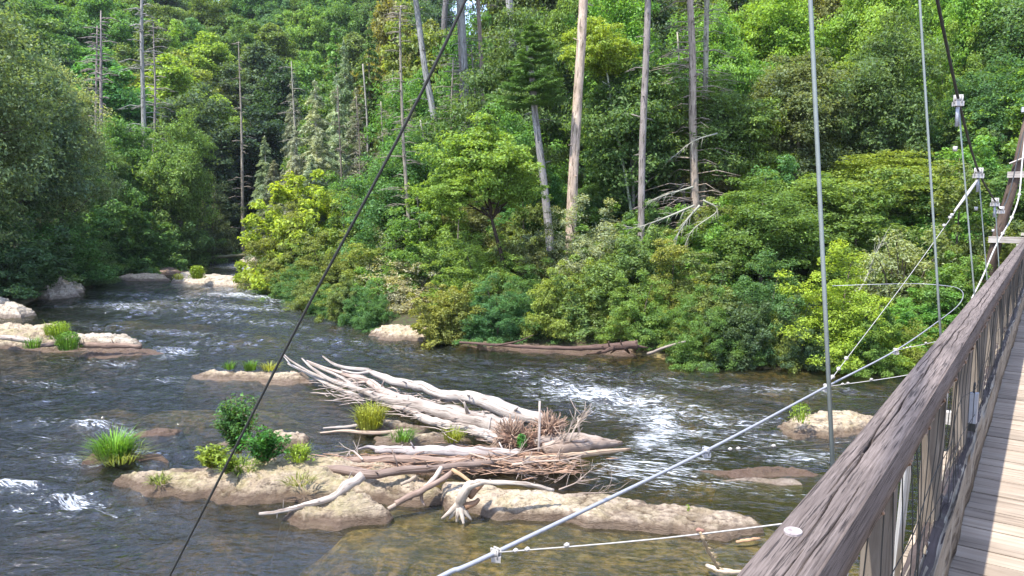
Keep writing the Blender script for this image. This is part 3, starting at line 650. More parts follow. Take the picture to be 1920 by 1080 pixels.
def conifer(H, Wd, nwh, seed, droop, L, asp, per, sparse=1.0, z0=.12, twig=True):
    r = np.random.default_rng(seed); mb = MB(); mb.tube([(0, 0, -.8), (0, 0, H * .5), (0, 0, H)], [H * .013, H * .009, .02], 8)
    C = []; N = []; A = []
    for i in range(nwh):
        t = i / (nwh - 1); z = H * (z0 + (1 - z0) * t) * .985; rad = Wd / 2 * (1 - t) ** .75 * r.uniform(.75, 1.1) + .15
        for j in range(r.integers(4, 7)):
            if r.random() > sparse: continue
            a = r.uniform(0, 2 * PI); dv = np.array([math.cos(a), math.sin(a), 0]); rl = rad * r.uniform(.6, 1.1)
            tip = dv * rl + np.array([0, 0, z - droop * rl]); mid = dv * rl * .5 + np.array([0, 0, z + .04 * rl])
            if twig: mb.tube([(0, 0, z), mid, tip], [.03, .02, .006], 4)
            m = int(per * rl); u = r.random(m) ** .7
            ctr = np.where(u[:, None] < .5, mid * (u[:, None] * 2) + np.array([0, 0, z]) * (1 - u[:, None] * 2), mid + (tip - mid) * (u[:, None] * 2 - 1))
            sidev = np.array([-dv[1], dv[0], 0]); wsp = (.30 * rl * np.sin(np.clip(u, .08, .95) * PI))[:, None] * r.normal(size=(m, 1)) * .6
            ctr = ctr + sidev * wsp + np.stack([np.zeros(m), np.zeros(m), -np.abs(wsp[:, 0]) * .25 + r.normal(size=m) * .06], 1)
            C.append(ctr); N.append(np.tile([0, 0, 1.0], (m, 1)) + r.normal(size=(m, 3)) * .45); A.append(dv * .7 + sidev * np.sign(wsp) * .6 + r.normal(size=(m, 3)) * .35)
    V, F = leaves(np.concatenate(C), np.concatenate(N), L, asp, r, .05, np.concatenate(A)); return (V, F), mb
for k in range(3):
    vf, mb = conifer(15, 6.5, 30, 600 + k, .28, .34, .34, 55); proto('hemlock', 6.5, 15, vf, mb, 'needle')
for k in range(3):
    vf, mb = conifer(13, 5.6, 40, 620 + k, .30, .28, .17, 150, .92, .05); proto('pale_hemlock', 5.6, 13, vf, mb, 'needle', 'twig')
for k in range(2):
    vf, mb = conifer(9, 6.5, 13, 640 + k, -.14, .36, .14, 230, 1, .15); proto('pine_top', 6.5, 9, vf, mb, 'needle')
def tuft_mesh(kind, n, Hh, Wd, seed, bw=.012, leafy=0, lw=.07):
    r = np.random.default_rng(seed); V = []; F = []
    for i in range(n):
        a = r.uniform(0, 2 * PI); b0 = np.array([math.cos(a), math.sin(a), 0]) * Wd * .32 * math.sqrt(r.random()); ln = Hh * r.uniform(.55, 1.1); o = np.array([math.cos(a), math.sin(a), 0]) * Wd * .3 * r.uniform(.2, 1.3) + r.normal(size=3) * .03
        s = np.array([-math.sin(a), math.cos(a), 0]) * bw * r.uniform(.7, 1.3)
        p0, p1, p2 = b0, b0 + o * .35 + np.array([0, 0, ln * .6]), b0 + o + np.array([0, 0, ln * (.95 - .35 * r.random())])
        k = len(V); V += [p0 - s, p0 + s, p1 + s * .8, p1 - s * .8, p2 + s * .15, p2 - s * .15]; F += [(k, k + 1, k + 2, k + 3), (k + 3, k + 2, k + 4, k + 5)]
    V = np.array(V); F = np.array(F)
    if leafy:
        t = r.random(leafy) ** .6; a = r.uniform(0, 2 * PI, leafy); rr = Wd * .5 * np.sqrt(r.random(leafy)) * (1 - .35 * t)
        c = np.stack([np.cos(a) * rr, np.sin(a) * rr, t * Hh * (1 - .35 * (rr / (Wd * .5)) ** 2)], 1)
        V2, F2 = leaves(c, np.array([0, 0, .8]) + r.normal(size=(leafy, 3)) * .6, lw, .42, r)
        F = np.concatenate([F, F2 + len(V)]); V = np.concatenate([V, V2])
    m = np_mesh(kind, V, F); m.materials.append(M['grass']); return m
# ------------------------------------------------------------------ planting
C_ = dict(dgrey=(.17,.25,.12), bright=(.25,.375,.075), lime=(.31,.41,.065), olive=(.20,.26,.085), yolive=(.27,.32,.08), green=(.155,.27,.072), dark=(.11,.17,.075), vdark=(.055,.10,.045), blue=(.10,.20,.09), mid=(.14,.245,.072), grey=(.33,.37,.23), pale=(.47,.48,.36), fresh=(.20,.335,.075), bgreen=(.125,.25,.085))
ROWS = {}
def plant(kind, px, ytop, wpx, D, color, label, cat, name, group=None, var=None, row=None, ybot=None, bark=(.20, .17, .14), zoff=0.0, squash=None):
    w0, h0, cm, tm = PROTO[kind][(var if var is not None else random.randrange(99)) % len(PROTO[kind])]
    p = at(px, 500, D); x, y = p[0], p[1]
    gz = max(ground(x, y), -.1) + zoff
    top = at(px, ytop, D)[2]; Hh = max(top - gz, .45 * wpx * D / FPX); Ww = wpx * D / FPX
    o = empty(name, (x, y, gz), label, cat, group, rz=random.uniform(0, 2 * PI)); o.scale = (Ww / w0, Ww / w0, Hh / h0)
    j = [1 + random.uniform(-.12, .12) for _ in range(3)]
    c = link('crown', cm, None, o, color=tuple(a * b for a, b in zip(color, j)))
    if tm is not None: link('stem' if kind in ('shrub', 'twiggy') else 'trunk', tm, None, o, color=bark)
    if row: ROWS.setdefault(row, []).append((px, o))
    return o
def ordinal(n):
    o = ['first', 'second', 'third', 'fourth', 'fifth', 'sixth', 'seventh', 'eighth', 'ninth', 'tenth', 'eleventh', 'twelfth', 'thirteenth', 'fourteenth', 'fifteenth', 'sixteenth', 'seventeenth', 'eighteenth', 'nineteenth']
    k = n + 1
    if k < 20: return o[n]
    tens = {2: ('twentieth', 'twenty-'), 3: ('thirtieth', 'thirty-'), 4: ('fortieth', 'forty-'), 5: ('fiftieth', 'fifty-'), 6: ('sixtieth', 'sixty-')}[k // 10]
    return tens[0] if k % 10 == 0 else tens[1] + o[k % 10 - 1]
def world_plant(kind, px, D, Wm, Hm, color, row, name, cat, tone, group, bark=(.2, .17, .14)):
    w0, h0, cm, tm = random.choice(PROTO[kind])
    p = at(px, 500, D); gz = ground(p[0], p[1])
    if gz < .15: return None
    o = empty(name, (p[0], p[1], gz - .1), None, cat, group, rz=random.uniform(0, 2 * PI)); o.scale = (Wm / w0, Wm / w0, Hm / h0)
    j = [1 + random.uniform(-.15, .15) for _ in range(3)]
    link('crown', cm, None, o, color=tuple(a * b for a, b in zip(color, j)))
    if tm is not None: link('trunk', tm, None, o, color=bark)
    o['tone'] = tone; ROWS.setdefault(row, []).append((px, o)); return o
TONES = {'bright': 'bright green', 'lime': 'yellow-green', 'green': 'mid green', 'dark': 'dark green', 'blue': 'bluish green', 'mid': 'leafy green', 'fresh': 'fresh green', 'olive': 'olive green', 'vdark': 'very dark', 'bgreen': 'cool green', 'yolive': 'yellowish'}
# -------- far hillside beyond the bend
FAR = [(72, 'lowest row', 13), (80, 'second row', 14), (89, 'third row', 14), (99, 'fourth row', 15), (110, 'fifth row', 15), (122, 'sixth row', 15), (136, 'topmost row', 16)]
for ri, (D, nm, H) in enumerate(FAR):
    x = -90 + (ri % 2) * 45
    while x < (700 if ri < 3 else 900):
        c = random.choices(['green', 'bgreen', 'blue', 'mid', 'fresh', 'dark'], [4, 4, 2, 4, 2.0, 1.5])[0]
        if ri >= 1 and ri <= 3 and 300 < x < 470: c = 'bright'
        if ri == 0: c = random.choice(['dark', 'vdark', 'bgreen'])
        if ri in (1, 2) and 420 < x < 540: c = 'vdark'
        kd = 'hill' if not (ri == 0 and random.random() < .5) else 'hemlock'
        if ri > 2 and 850 < x < 945: x += 40; continue
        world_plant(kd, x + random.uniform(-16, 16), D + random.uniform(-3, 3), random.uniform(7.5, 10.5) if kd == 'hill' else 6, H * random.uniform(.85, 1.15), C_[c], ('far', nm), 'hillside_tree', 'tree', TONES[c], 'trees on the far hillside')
        x += random.uniform(62, 96) * 95 / D
# -------- wooded slope above the near bank of the point
NEAR = [(37, 'front row', 8.5, 'mix'), (43, 'second row', 11, 'mix'), (50, 'third row', 15, 'mix'), (58, 'fourth row', 19, 'hill'), (67, 'fifth row', 22, 'hill'), (78, 'back row', 24, 'hill')]
for ri, (D, nm, H, kd) in enumerate(NEAR):
    x = (770 if ri < 4 else 640) + (ri % 2) * 60
    while x < 2080:
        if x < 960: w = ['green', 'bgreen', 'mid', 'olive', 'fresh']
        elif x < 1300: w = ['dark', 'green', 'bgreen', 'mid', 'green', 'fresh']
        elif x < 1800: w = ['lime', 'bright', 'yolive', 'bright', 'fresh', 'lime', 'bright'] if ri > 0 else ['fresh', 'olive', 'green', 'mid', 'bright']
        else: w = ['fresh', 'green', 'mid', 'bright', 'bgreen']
        c = random.choice(w); Hh = H * random.uniform(.8, 1.15)
        if 860 < x < 945 and ri > 2: x += 40; continue
        if x < 960: Hh *= .9
        k = kd if kd != 'mix' else random.choice(['spray', 'broad', 'hill' if ri > 2 else 'broad'])
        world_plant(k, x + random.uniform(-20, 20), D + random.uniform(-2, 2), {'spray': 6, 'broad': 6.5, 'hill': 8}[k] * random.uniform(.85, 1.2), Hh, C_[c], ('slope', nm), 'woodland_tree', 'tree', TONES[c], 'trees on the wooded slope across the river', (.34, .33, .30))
        x += random.uniform(80, 125) * 50 / D * (1.25 if ri < 2 else 1)
UND = [(33.5, 'front row', 3.6), (37.5, 'second row', 4.2), (42.5, 'third row', 4.8), (48, 'fourth row', 5.2)]
for ri, (D, nm, H) in enumerate(UND):
    x = 745 + (ri % 2) * 40
    while x < 2020:
        c = random.choice(['green', 'olive', 'bgreen', 'fresh', 'mid', 'yolive'] if x < 1320 or ri == 0 else ['fresh', 'bright', 'green', 'mid', 'olive'])
        world_plant(random.choice(['shrub', 'shrub', 'broad']), x + random.uniform(-15, 15), D + random.uniform(-1.5, 1.5), random.uniform(3.6, 4.8), H * random.uniform(.8, 1.25), C_[c], ('under', nm), 'undergrowth_shrub', 'shrub', TONES[c], 'undergrowth of the wooded slope', (.3, .27, .22))
        x += random.uniform(85, 125) * 38 / D
KW = {'under': 'shrub of the undergrowth below the trees, {row}, {o} from the left', 'far': 'tree on the far hillside, {row}, {o} from the left', 'slope': 'tree on the slope above the bank, {row}, {o} from the left'}
for (reg, nm), lst in ROWS.items():
    lst.sort(key=lambda q: proj(np.array(q[1].location))[0])
    for i, (_, o) in enumerate(lst): o['label'] = o['tone'] + ' ' + KW[reg].format(row=nm, o=ordinal(i)); del o['tone']
# -------- shrubs along the bank of the point: kind, px, ytop, width px, distance, colour, label
SH = [
 ('shrub', 575, 352, 165, 45, 'lime', 'bright yellow-green shrub crowning the tip of the wooded point'),
 ('shrub', 545, 425, 120, 43, 'olive', 'olive shrub leaning over the rapids at the tip of the point'),
 ('shrub', 650, 400, 130, 42, 'fresh', 'green shrub behind the dark stay cable on the wooded point'),
 ('shrub', 610, 470, 120, 38.5, 'olive', 'dull olive shrub low over the water behind the stay cable'),
 ('shrub', 690, 385, 130, 46, 'green', 'dark green shrub between the yellow-green shrub and the thin banded trunk'),
 ('shrub', 690, 495, 120, 34, 'yolive', 'yellowish shrub low over the water before the pale twiggy bush'),
 ('twiggy', 760, 480, 130, 32, 'pale', 'pale grey half bare bush hanging over the bank rock'),
 ('twiggy', 735, 430, 120, 37, 'grey', 'grey-green twiggy bush under the thin banded trunk'),
 ('shrub', 790, 420, 120, 38, 'green', 'green shrub under the bright maple, beside the thin banded trunk'),
 ('shrub', 840, 548, 105, 26.9, 'yolive', 'yellowish shrub standing over the end of the pale bank rock'),
 ('shrub', 900, 478, 150, 30.5, 'bright', 'bright green low shrub left of the leaning dark maple stem'),
 ('shrub', 930, 548, 120, 26.7, 'bgreen', 'shady green shrub over the drift log below the maple'),
 ('shrub', 1000, 438, 120, 31, 'olive', 'olive shrub at the foot of the dark crowned leaning pine'),
 ('shrub', 985, 500, 110, 29, 'mid', 'leafy green shrub right of the leaning maple stem'),
 ('shrub', 1050, 505, 120, 26.7, 'yolive', 'yellowish rounded shrub over the middle of the drift log'),
 ('shrub', 1120, 500, 130, 26.9, 'olive', 'olive rounded shrub over the root end of the drift log'),
 ('shrub', 1095, 420, 150, 31, 'grey', 'grey-green shrub at the foot of the bare tan trunk'),
 ('twiggy', 1150, 395, 130, 34, 'grey', 'wispy grey-green bush between the tan trunk and the slim grey trunk'),
 ('shrub', 1190, 445, 140, 29.5, 'olive', 'dull olive shrub at the foot of the slim grey trunk'),
 ('shrub', 1200, 545, 120, 25.6, 'fresh', 'fresh green shrub low over the bank beyond the log roots'),
 ('shrub', 1260, 500, 130, 26.9, 'yolive', 'yellowish shrub on the bank below the shaggy snags'),
 ('shrub', 1260, 420, 140, 32, 'fresh', 'fresh green shrub beside the pale dead limbs'),
 ('shrub', 1310, 595, 90, 23.7, 'yolive', 'small yellowish shrub dipping to the water, farthest down the bank'),
 ('shrub', 1345, 525, 140, 25, 'olive', 'broad olive shrub over the dark water edge'),
 ('shrub', 1330, 390, 150, 31, 'fresh', 'fresh green shrub under the shaggy snag pair'),
 ('broad', 1430, 350, 200, 29.5, 'mid', 'tall leafy green tree standing on the bank left of the nearest suspender'),
 ('shrub', 1440, 520, 150, 23.9, 'bgreen', 'cool dark green shrub over the water left of the nearest suspender'),
 ('shrub', 1415, 600, 90, 23, 'olive', 'low olive shrub at the shaded water edge'),
 ('shrub', 1575, 512, 170, 23, 'lime', 'brilliant yellow-green shrub behind the nearest suspender cable'),
 ('shrub', 1640, 600, 110, 22.2, 'bright', 'bright green shrub low over the bank beside the brilliant one'),
 ('shrub', 1715, 560, 150, 23.2, 'fresh', 'fresh green shrub behind the second suspender and wind cable'),
 ('twiggy', 1690, 430, 170, 26.9, 'grey', 'grey-green wispy bush left of the second suspender cable'),
 ('shrub', 1610, 395, 190, 30, 'fresh', 'wide fresh green shrub above the brilliant yellow-green one'),
 ('spray', 1520, 330, 210, 32, 'fresh', 'flat tiered green tree right behind the nearest suspender'),
 ('spray', 1650, 290, 210, 35, 'bright', 'flat tiered bright green tree between the first two suspenders'),
 ('shrub', 1790, 400, 170, 26.4, 'olive', 'olive shrub behind the slanting sling wire'),
 ('shrub', 1800, 500, 130, 23.9, 'green', 'green shrub behind the far end of the wind cable'),
 ('broad', 1870, 300, 210, 32, 'green', 'green tree directly behind the timber bridge tower'),
 ('shrub', 1920, 420, 150, 27.4, 'mid', 'leafy shrub behind the handrail beside the tower'),
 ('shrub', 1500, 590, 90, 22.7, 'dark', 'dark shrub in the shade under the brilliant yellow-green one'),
 ('shrub', 860, 440, 130, 34, 'fresh', 'fresh green shrub below the maple crown'),
 ('shrub', 620, 375, 120, 48, 'green', 'green shrub directly behind the yellow-green crowning shrub')]
for k, px, yt, w, D, c, lab in SH:
    w *= 1.22; yt -= 6
    nm = {'shrub': 'shrub', 'twiggy': 'twiggy_bush', 'broad': 'broadleaf_tree', 'spray': 'tiered_tree'}[k]
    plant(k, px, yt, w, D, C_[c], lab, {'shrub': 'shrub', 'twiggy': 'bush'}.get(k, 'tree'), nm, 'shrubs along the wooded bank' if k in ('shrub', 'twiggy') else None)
# low shrubs that overhang the waterline
edge = np.array([q for q in RIGHT if -20 < q[0] < 15 and q[1] < 58]); el_ = np.concatenate([[0], np.cumsum(np.linalg.norm(np.diff(edge, axis=0), axis=1))]); lab_n = 0
for q in np.arange(1.5, el_[-1] - 1, 1.25):
    x = np.interp(q, el_, edge[:, 0]); y = np.interp(q, el_, edge[:, 1]); px = proj(np.array([x, y, 0.0]))[0]
    if 700 < px < 815: continue
    back = 1.5 if 840 < px < 1250 else .45
    p = np.array([x + .12 * back, y + back]); w0, h0, cm, tm = PROTO['shrub' if random.random() < .75 else 'twiggy'][random.randrange(3)]
    c = random.choice(['dark', 'bgreen', 'olive', 'green', 'yolive', 'mid', 'bgreen']); Wm = random.uniform(1.5, 2.5); Hm = random.uniform(1.0, 1.9)
    o = empty('fringe_shrub', (p[0], p[1], min(ground(p[0], p[1]), .25) - .12), TONES[c] + ' low shrub overhanging the water edge of the point, ' + ordinal(lab_n) + ' from its tip', 'shrub', 'low shrubs along the water edge', rz=random.uniform(0, 6)); lab_n += 1
    o.scale = (Wm / w0, Wm / w0, Hm / h0); link('crown', cm, None, o, color=C_[c])
# -------- left bank and the trees behind the bend
LB = [
 ('near', -60, -60, 330, 36, 'dgrey', 'huge dark fine-leaved tree at the edge of the river bank', 'tree', 'riverside_tree'),
 ('near', 40, 10, 300, 43, 'dgrey', 'dull green fine-leaved tree behind the huge dark one', 'tree', 'riverside_tree'),
 ('near', 120, 100, 210, 47, 'grey', 'greyish fine-leaved tree in front of the twin dead spires', 'tree', 'riverside_tree'),
 ('near', 60, 230, 240, 45, 'dgrey', 'dark leafy tree leaning over the bank stones', 'tree', 'riverside_tree'),
 ('shrub', 90, 395, 190, 44.5, 'bgreen', 'dark waterside shrub hanging over the pale bank stones', 'shrub', 'shrub'),
 ('shrub', 5, 415, 200, 38.5, 'dark', 'shady shrub hanging over the brown bank stones', 'shrub', 'shrub'),
 ('shrub', 168, 450, 90, 47, 'bgreen', 'low bluish green shrub drooping to the river beside the pale stones', 'shrub', 'shrub'),
 ('broad', 175, 260, 160, 55, 'bgreen', 'cool green rounded tree below the twin dead spires', 'tree', 'broadleaf_tree'),
 ('broad', 240, 205, 170, 60, 'mid', 'leafy green rounded tree before the tallest dead spire', 'tree', 'broadleaf_tree'),
 ('broad', 345, 215, 150, 60, 'fresh', 'pale green willow-like tree right of the tallest dead spire', 'tree', 'broadleaf_tree'),
 ('shrub', 180, 330, 150, 53, 'mid', 'bluish shrub in the middle of the bend thicket', 'shrub', 'shrub'),
 ('shrub', 235, 400, 170, 54, 'bgreen', 'cool green shrub low in the bend thicket', 'shrub', 'shrub'),
 ('shrub', 320, 355, 150, 60, 'bgreen', 'shady green shrub under the willow-like tree', 'shrub', 'shrub'),
 ('shrub', 330, 440, 110, 61, 'green', 'rounded low shrub at the water edge of the bend', 'shrub', 'shrub'),
 ('shrub', 395, 365, 110, 66, 'dark', 'dark shrub beside the far bank pole trunk', 'shrub', 'shrub'),
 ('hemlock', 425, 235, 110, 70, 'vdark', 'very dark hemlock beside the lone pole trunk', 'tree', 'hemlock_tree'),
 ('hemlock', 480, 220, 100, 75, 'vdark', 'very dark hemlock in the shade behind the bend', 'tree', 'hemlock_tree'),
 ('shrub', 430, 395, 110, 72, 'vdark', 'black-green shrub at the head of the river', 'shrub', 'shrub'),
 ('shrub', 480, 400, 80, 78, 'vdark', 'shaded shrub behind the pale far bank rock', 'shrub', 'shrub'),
 ('pale_hemlock', 520, 300, 110, 60, 'grey', 'drooping grey-green hemlock at the dark head of the river', 'tree', 'hemlock_tree'),
]
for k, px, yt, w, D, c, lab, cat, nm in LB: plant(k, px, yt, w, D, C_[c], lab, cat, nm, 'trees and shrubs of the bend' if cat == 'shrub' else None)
# ashy hemlocks on the point
for px, yt, w, D, c, lab in [(600, 150, 150, 50, 'pale', 'ashy grey dying hemlock, broadest of the group on the point'), (640, 140, 120, 54, 'pale', 'ashy dying hemlock just right of the broadest one'), (675, 165, 120, 52, 'grey', 'grey-green hemlock left of the thin banded trunk'),
                             (560, 235, 100, 50, 'pale', 'low ashy hemlock beside the thin snag over the bend'), (720, 200, 110, 56, 'olive', 'olive thin hemlock behind the thin banded trunk'), (590, 290, 130, 46, 'grey', 'short grey-green hemlock behind the yellow-green shrub'), (505, 255, 100, 61, 'grey', 'grey-green drooping hemlock right of the lone pole trunk'), (742, 130, 110, 55, 'grey', 'tall feathery grey-green hemlock behind the thin banded snag'),
                             (775, 185, 110, 48, 'grey', 'feathery hemlock between the banded snag and the bluish pine'), (835, 150, 110, 52, 'olive', 'feathery olive hemlock left of the grey snag pair'), (905, 190, 110, 48.5, 'grey', 'feathery grey-green hemlock behind the pinkish slim snag'), (655, 75, 110, 64, 'grey', 'tall hazy hemlock rising behind the ashy group'), (560, 140, 100, 68, 'grey', 'tall grey-green hemlock behind the thin leaning snag')]:
    plant('pale_hemlock', px, yt, w, D, C_[c], lab, 'tree', 'hemlock_tree', bark=(.55, .52, .46))
for px, yt, w, D, c, lab in [(700, 40, 150, 62, 'mid', 'green hemlock with the sky showing beside its top'), (790, 60, 140, 58, 'green', 'green hemlock behind the grey pine trunk'), (640, 40, 150, 70, 'fresh', 'light green hemlock above the ashy ones'), (1365, -60, 150, 47, 'vdark', 'black-green hemlock behind the shaggy snag pair'), (1150, 60, 150, 52, 'dark', 'dark hemlock behind the pale birch'), (1060, 130, 130, 46, 'dark', 'dark hemlock left of the bare tan trunk')]:
    plant('hemlock', px, yt, w, D, C_[c], lab, 'tree', 'hemlock_tree')
# -------- single trunks: path in (px, py), distance, base and top radius, twigs
def trunk(name, pts, D, r0, r1, label, color, twigs=0, tl=1.2, droop=.3, tlow=.1, ext=0.0, group=None, cat='tree', crown=None, dead=True, tr=.024, sides=9, stubs=0):
    r0 *= .86; r1 *= .86; tl *= 1.25; tr *= 1.25 if D > 42 else 1.1; stubs = stubs or 5
    P = [at(px, py, D) for px, py in pts]; b0 = P[0].copy(); g = ground(b0[0], b0[1]); d0 = P[0] - P[1]; d0 /= np.linalg.norm(d0)
    P = [np.array([b0[0] + d0[0] * max(b0[2] - g, 0) * .6, b0[1], min(g, b0[2]) - .3])] + P
    if ext: d1 = P[-1] - P[-2]; d1 /= np.linalg.norm(d1); P.append(P[-1] + d1 * ext)
    o0 = P[0].copy(); root = empty(name, o0, label, cat, group); P = bez([p - o0 for p in P], 5)
    L = np.concatenate([[0], np.cumsum([np.linalg.norm(P[i + 1] - P[i]) for i in range(len(P) - 1)])]); L /= L[-1]
    b = MB(); b.tube(P, [(r0 + (r1 - r0) * l) * (1 + .35 * math.exp(-l * 30)) for l in L], sides, True, .05)
    rr = random.Random(int(pts[0][0]))
    for i in range(stubs):
        t = rr.uniform(.25, .97); j = int(t * (len(P) - 1)); a = rr.uniform(0, 2 * PI); q = P[j]; d = np.array([math.cos(a), math.sin(a), rr.uniform(-.2, .4)]); ln = rr.uniform(.12, .4)
        b.tube([q, q + d * (r0 + ln)], [.035, .018], 5)
    if twigs:
        tw_ = b
        for i in range(twigs):
            t = tlow + (1 - tlow) * rr.random(); j = min(int(t * (len(P) - 1)), len(P) - 2); q = P[j] + (P[j + 1] - P[j]) * rr.random(); a = rr.uniform(0, 2 * PI)
            ln = tl * rr.uniform(.35, 1.1) * (1.1 - .6 * t); d = np.array([math.cos(a), math.sin(a) * .8, 0])
            m = q + d * ln * .5 + np.array([0, 0, ln * .06]); e = q + d * ln + np.array([0, 0, -droop * ln * rr.uniform(.2, 1.4)])
            tw_.tube([q, m, e], [tr, tr * .7, tr * .25], 4)
            for s_ in range(2):
                f = rr.uniform(.35, .8); w = q + (e - q) * f; a2 = a + rr.uniform(-.9, .9); l2 = ln * rr.uniform(.2, .45)
                tw_.tube([w, w + np.array([math.cos(a2) * l2, math.sin(a2) * l2, -droop * l2])], [tr * .5, tr * .15], 3)
    link('trunk', b.mesh('trunk', True), M['bark'], root, color=color)
    if crown:
        kind, (cx, cy), W_, H_, cc = crown; w0, h0, cm, tm = random.choice(PROTO[kind]); q = at(cx, cy, D) - o0
        c = link('crown', cm, None, root, color=C_[cc], loc=q); c.scale = (W_ / w0, W_ / w0, H_ / h0); c.rotation_euler = (0, 0, random.uniform(0, 6))
    return root
GY, TAN, PGY, BRN = (.34, .32, .30), (.50, .40, .33), (.47, .46, .42), (.20, .14, .11)
trunk('dead_tree', [(196, 430), (190, 260), (189, 20)], 66, .30, .06, 'taller of the twin dead grey spires above the greyish tree', (.42, .37, .36), 120, 2.4, .1, .05, tr=.04)
trunk('dead_tree', [(186, 430), (180, 250), (182, 48)], 68, .24, .05, 'shorter twin of the dead grey spires', (.44, .38, .36), 90, 2.2, .1, .05, tr=.038)
trunk('dead_tree', [(274, 390), (271, 280), (266, 90), (266, -30)], 62, .33, .12, 'tallest dead grey spire, running out of the top edge', (.42, .42, .41), 90, 2.4, .12, .1, tr=.038)
trunk('dead_tree', [(287, 330), (291, 180), (287, 44)], 64, .20, .05, 'slim dead spire right beside the tallest one', (.44, .40, .38), 80, 2.0, .1, .05, tr=.034)
trunk('dead_tree', [(455, 410), (453, 250), (447, 78)], 68, .22, .04, 'lone pole trunk with a bare white tip at the far bank', (.45, .40, .34), 30, 1.6, .1, .3, tr=.03)
trunk('dead_tree', [(562, 372), (553, 240), (546, 115)], 52, .16, .03, 'thin leaning snag left of the ashy hemlocks', (.46, .44, .38), 40, 1.3, .12, .1, tr=.022)
trunk('dead_tree', [(643, 390), (638, 280), (633, 160)], 48, .10, .03, 'thin dark stem among the ashy hemlocks', (.28, .24, .20), 30, 1.1, .15, .1, tr=.018)
trunk('dead_tree', [(676, 372), (674, 270), (668, 180)], 47, .10, .03, 'second thin dark stem among the hemlocks, farther from the stay cable top', (.26, .22, .18), 30, 1.1, .15, .1, tr=.018)
trunk('dead_tree', [(773, 500), (764, 380), (755, 240), (750, 60), (752, 10)], 36.5, .135, .05, 'thin banded snag with many short dead branches', (.44, .40, .34), 110, 1.2, .05, .1, tr=.02)
trunk('pine_tree', [(829, 320), (812, 210), (797, 130), (782, 20)], 44, .26, .17, 'bluish grey pine trunk leaning behind the stay cable', (.42, .43, .43), 10, 1.4, .1, .2, 4, crown=('pine_top', (778, -20), 7, 8, 'green'))
trunk('dead_tree', [(872, 330), (866, 160), (860, 0)], 46, .20, .15, 'left stem of the grey snag pair below the top end of the stay cable', (.40, .36, .33), 110, 1.9, .02, .05, 4, tr=.022)
trunk('pine_tree', [(879, 330), (874, 180), (864, 0)], 45, .27, .2, 'right stem of the grey pair below the top end of the stay cable', (.40, .40, .40), 60, 1.8, .02, .05, 5, tr=.022, crown=('pine_top', (862, -60), 7, 9, 'green'))
trunk('dead_tree', [(910, 290), (906, 180), (896, 0)], 47, .19, .13, 'pinkish slim snag between the grey pair and the pines', (.48, .38, .34), 60, 1.9, .02, .05, 4, tr=.022)
trunk('pine_tree', [(973, 310), (966, 150), (955, 0)], 43, .29, .22, 'pale grey pine trunk behind the dark crowned one', (.46, .46, .47), 0, ext=5, crown=('pine_top', (950, -60), 7, 9, 'green'))
trunk('pine_tree', [(1031, 450), (1018, 330), (1004, 220), (996, 130)], 33.5, .24, .15, 'leaning grey pine with a tufted dark crown', (.42, .41, .42), 6, 1.0, .1, .5, 1.0, crown=('pine_top', (997, 222), 4.2, 4.2, 'green'))
trunk('dead_tree', [(1071, 420), (1078, 270), (1090, 80), (1096, -40)], 33, .28, .20, 'stout bare tan trunk with its bark stripped', (.72, .58, .48), 0, ext=3, sides=12, stubs=6)
trunk('birch_tree', [(1183, 395), (1165, 290), (1148, 200), (1133, 100)], 36, .095, .05, 'thin pale greenish birch leaning behind the tan trunk', (.55, .62, .50), 8, .9, -.2, .4, crown=('maple', (1128, 190), 4.0, 3.6, 'lime'))
trunk('pine_tree', [(1202, 445), (1205, 260), (1213, 70), (1216, -40)], 32.5, .18, .15, 'slim straight grey trunk right of the tan one', (.40, .36, .35), 14, .8, .1, .2, 5, stubs=10, crown=('pine_top', (1216, -110), 6, 8, 'green'))
trunk('dead_tree', [(1304, 400), (1299, 230), (1298, 90), (1292, -30)], 34.5, .24, .15, 'thicker shaggy snag with reddish split bark', (.50, .42, .36), 120, 2.0, .12, .1, tr=.024, ext=3)
trunk('dead_tree', [(1318, 380), (1322, 190), (1326, -30)], 36, .18, .12, 'mossy pale snag beside the shaggy one', (.46, .45, .36), 110, 1.8, .15, .1, tr=.022, ext=3)
trunk('dead_tree', [(722, 400), (719, 300), (714, 190)], 49, .11, .03, 'slim grey snag right of the hemlock group', (.50, .46, .40), 60, 1.4, .1, .05, tr=.018)
trunk('dead_tree', [(802, 345), (797, 280), (788, 225)], 42, .11, .05, 'broken short snag with long bare branches beside the bluish pine', (.50, .49, .42), 40, 1.8, .05, .2, tr=.02)
trunk('dead_tree', [(846, 330), (845, 230), (850, 110)], 44, .12, .04, 'slender snag bristling with bare branches left of the grey pair', (.48, .43, .37), 80, 1.7, .03, .05, tr=.02)
trunk('dead_tree', [(898, 320), (892, 200), (884, 90)], 48, .11, .04, 'slender bristling snag between the grey pair and the pinkish one', (.48, .43, .38), 70, 1.6, .03, .05, tr=.02)
trunk('dead_tree', [(1282, 330), (1278, 200), (1270, 60)], 37, .10, .04, 'slender dead stem left of the shaggy snag pair', (.48, .45, .38), 60, 1.3, .1, .1, tr=.016)
trunk('dead_tree', [(832, 70), (836, 0), (838, -40)], 60, .3, .25, 'dark far pine stem against the sky gap', (.25, .24, .25), 0, ext=4)
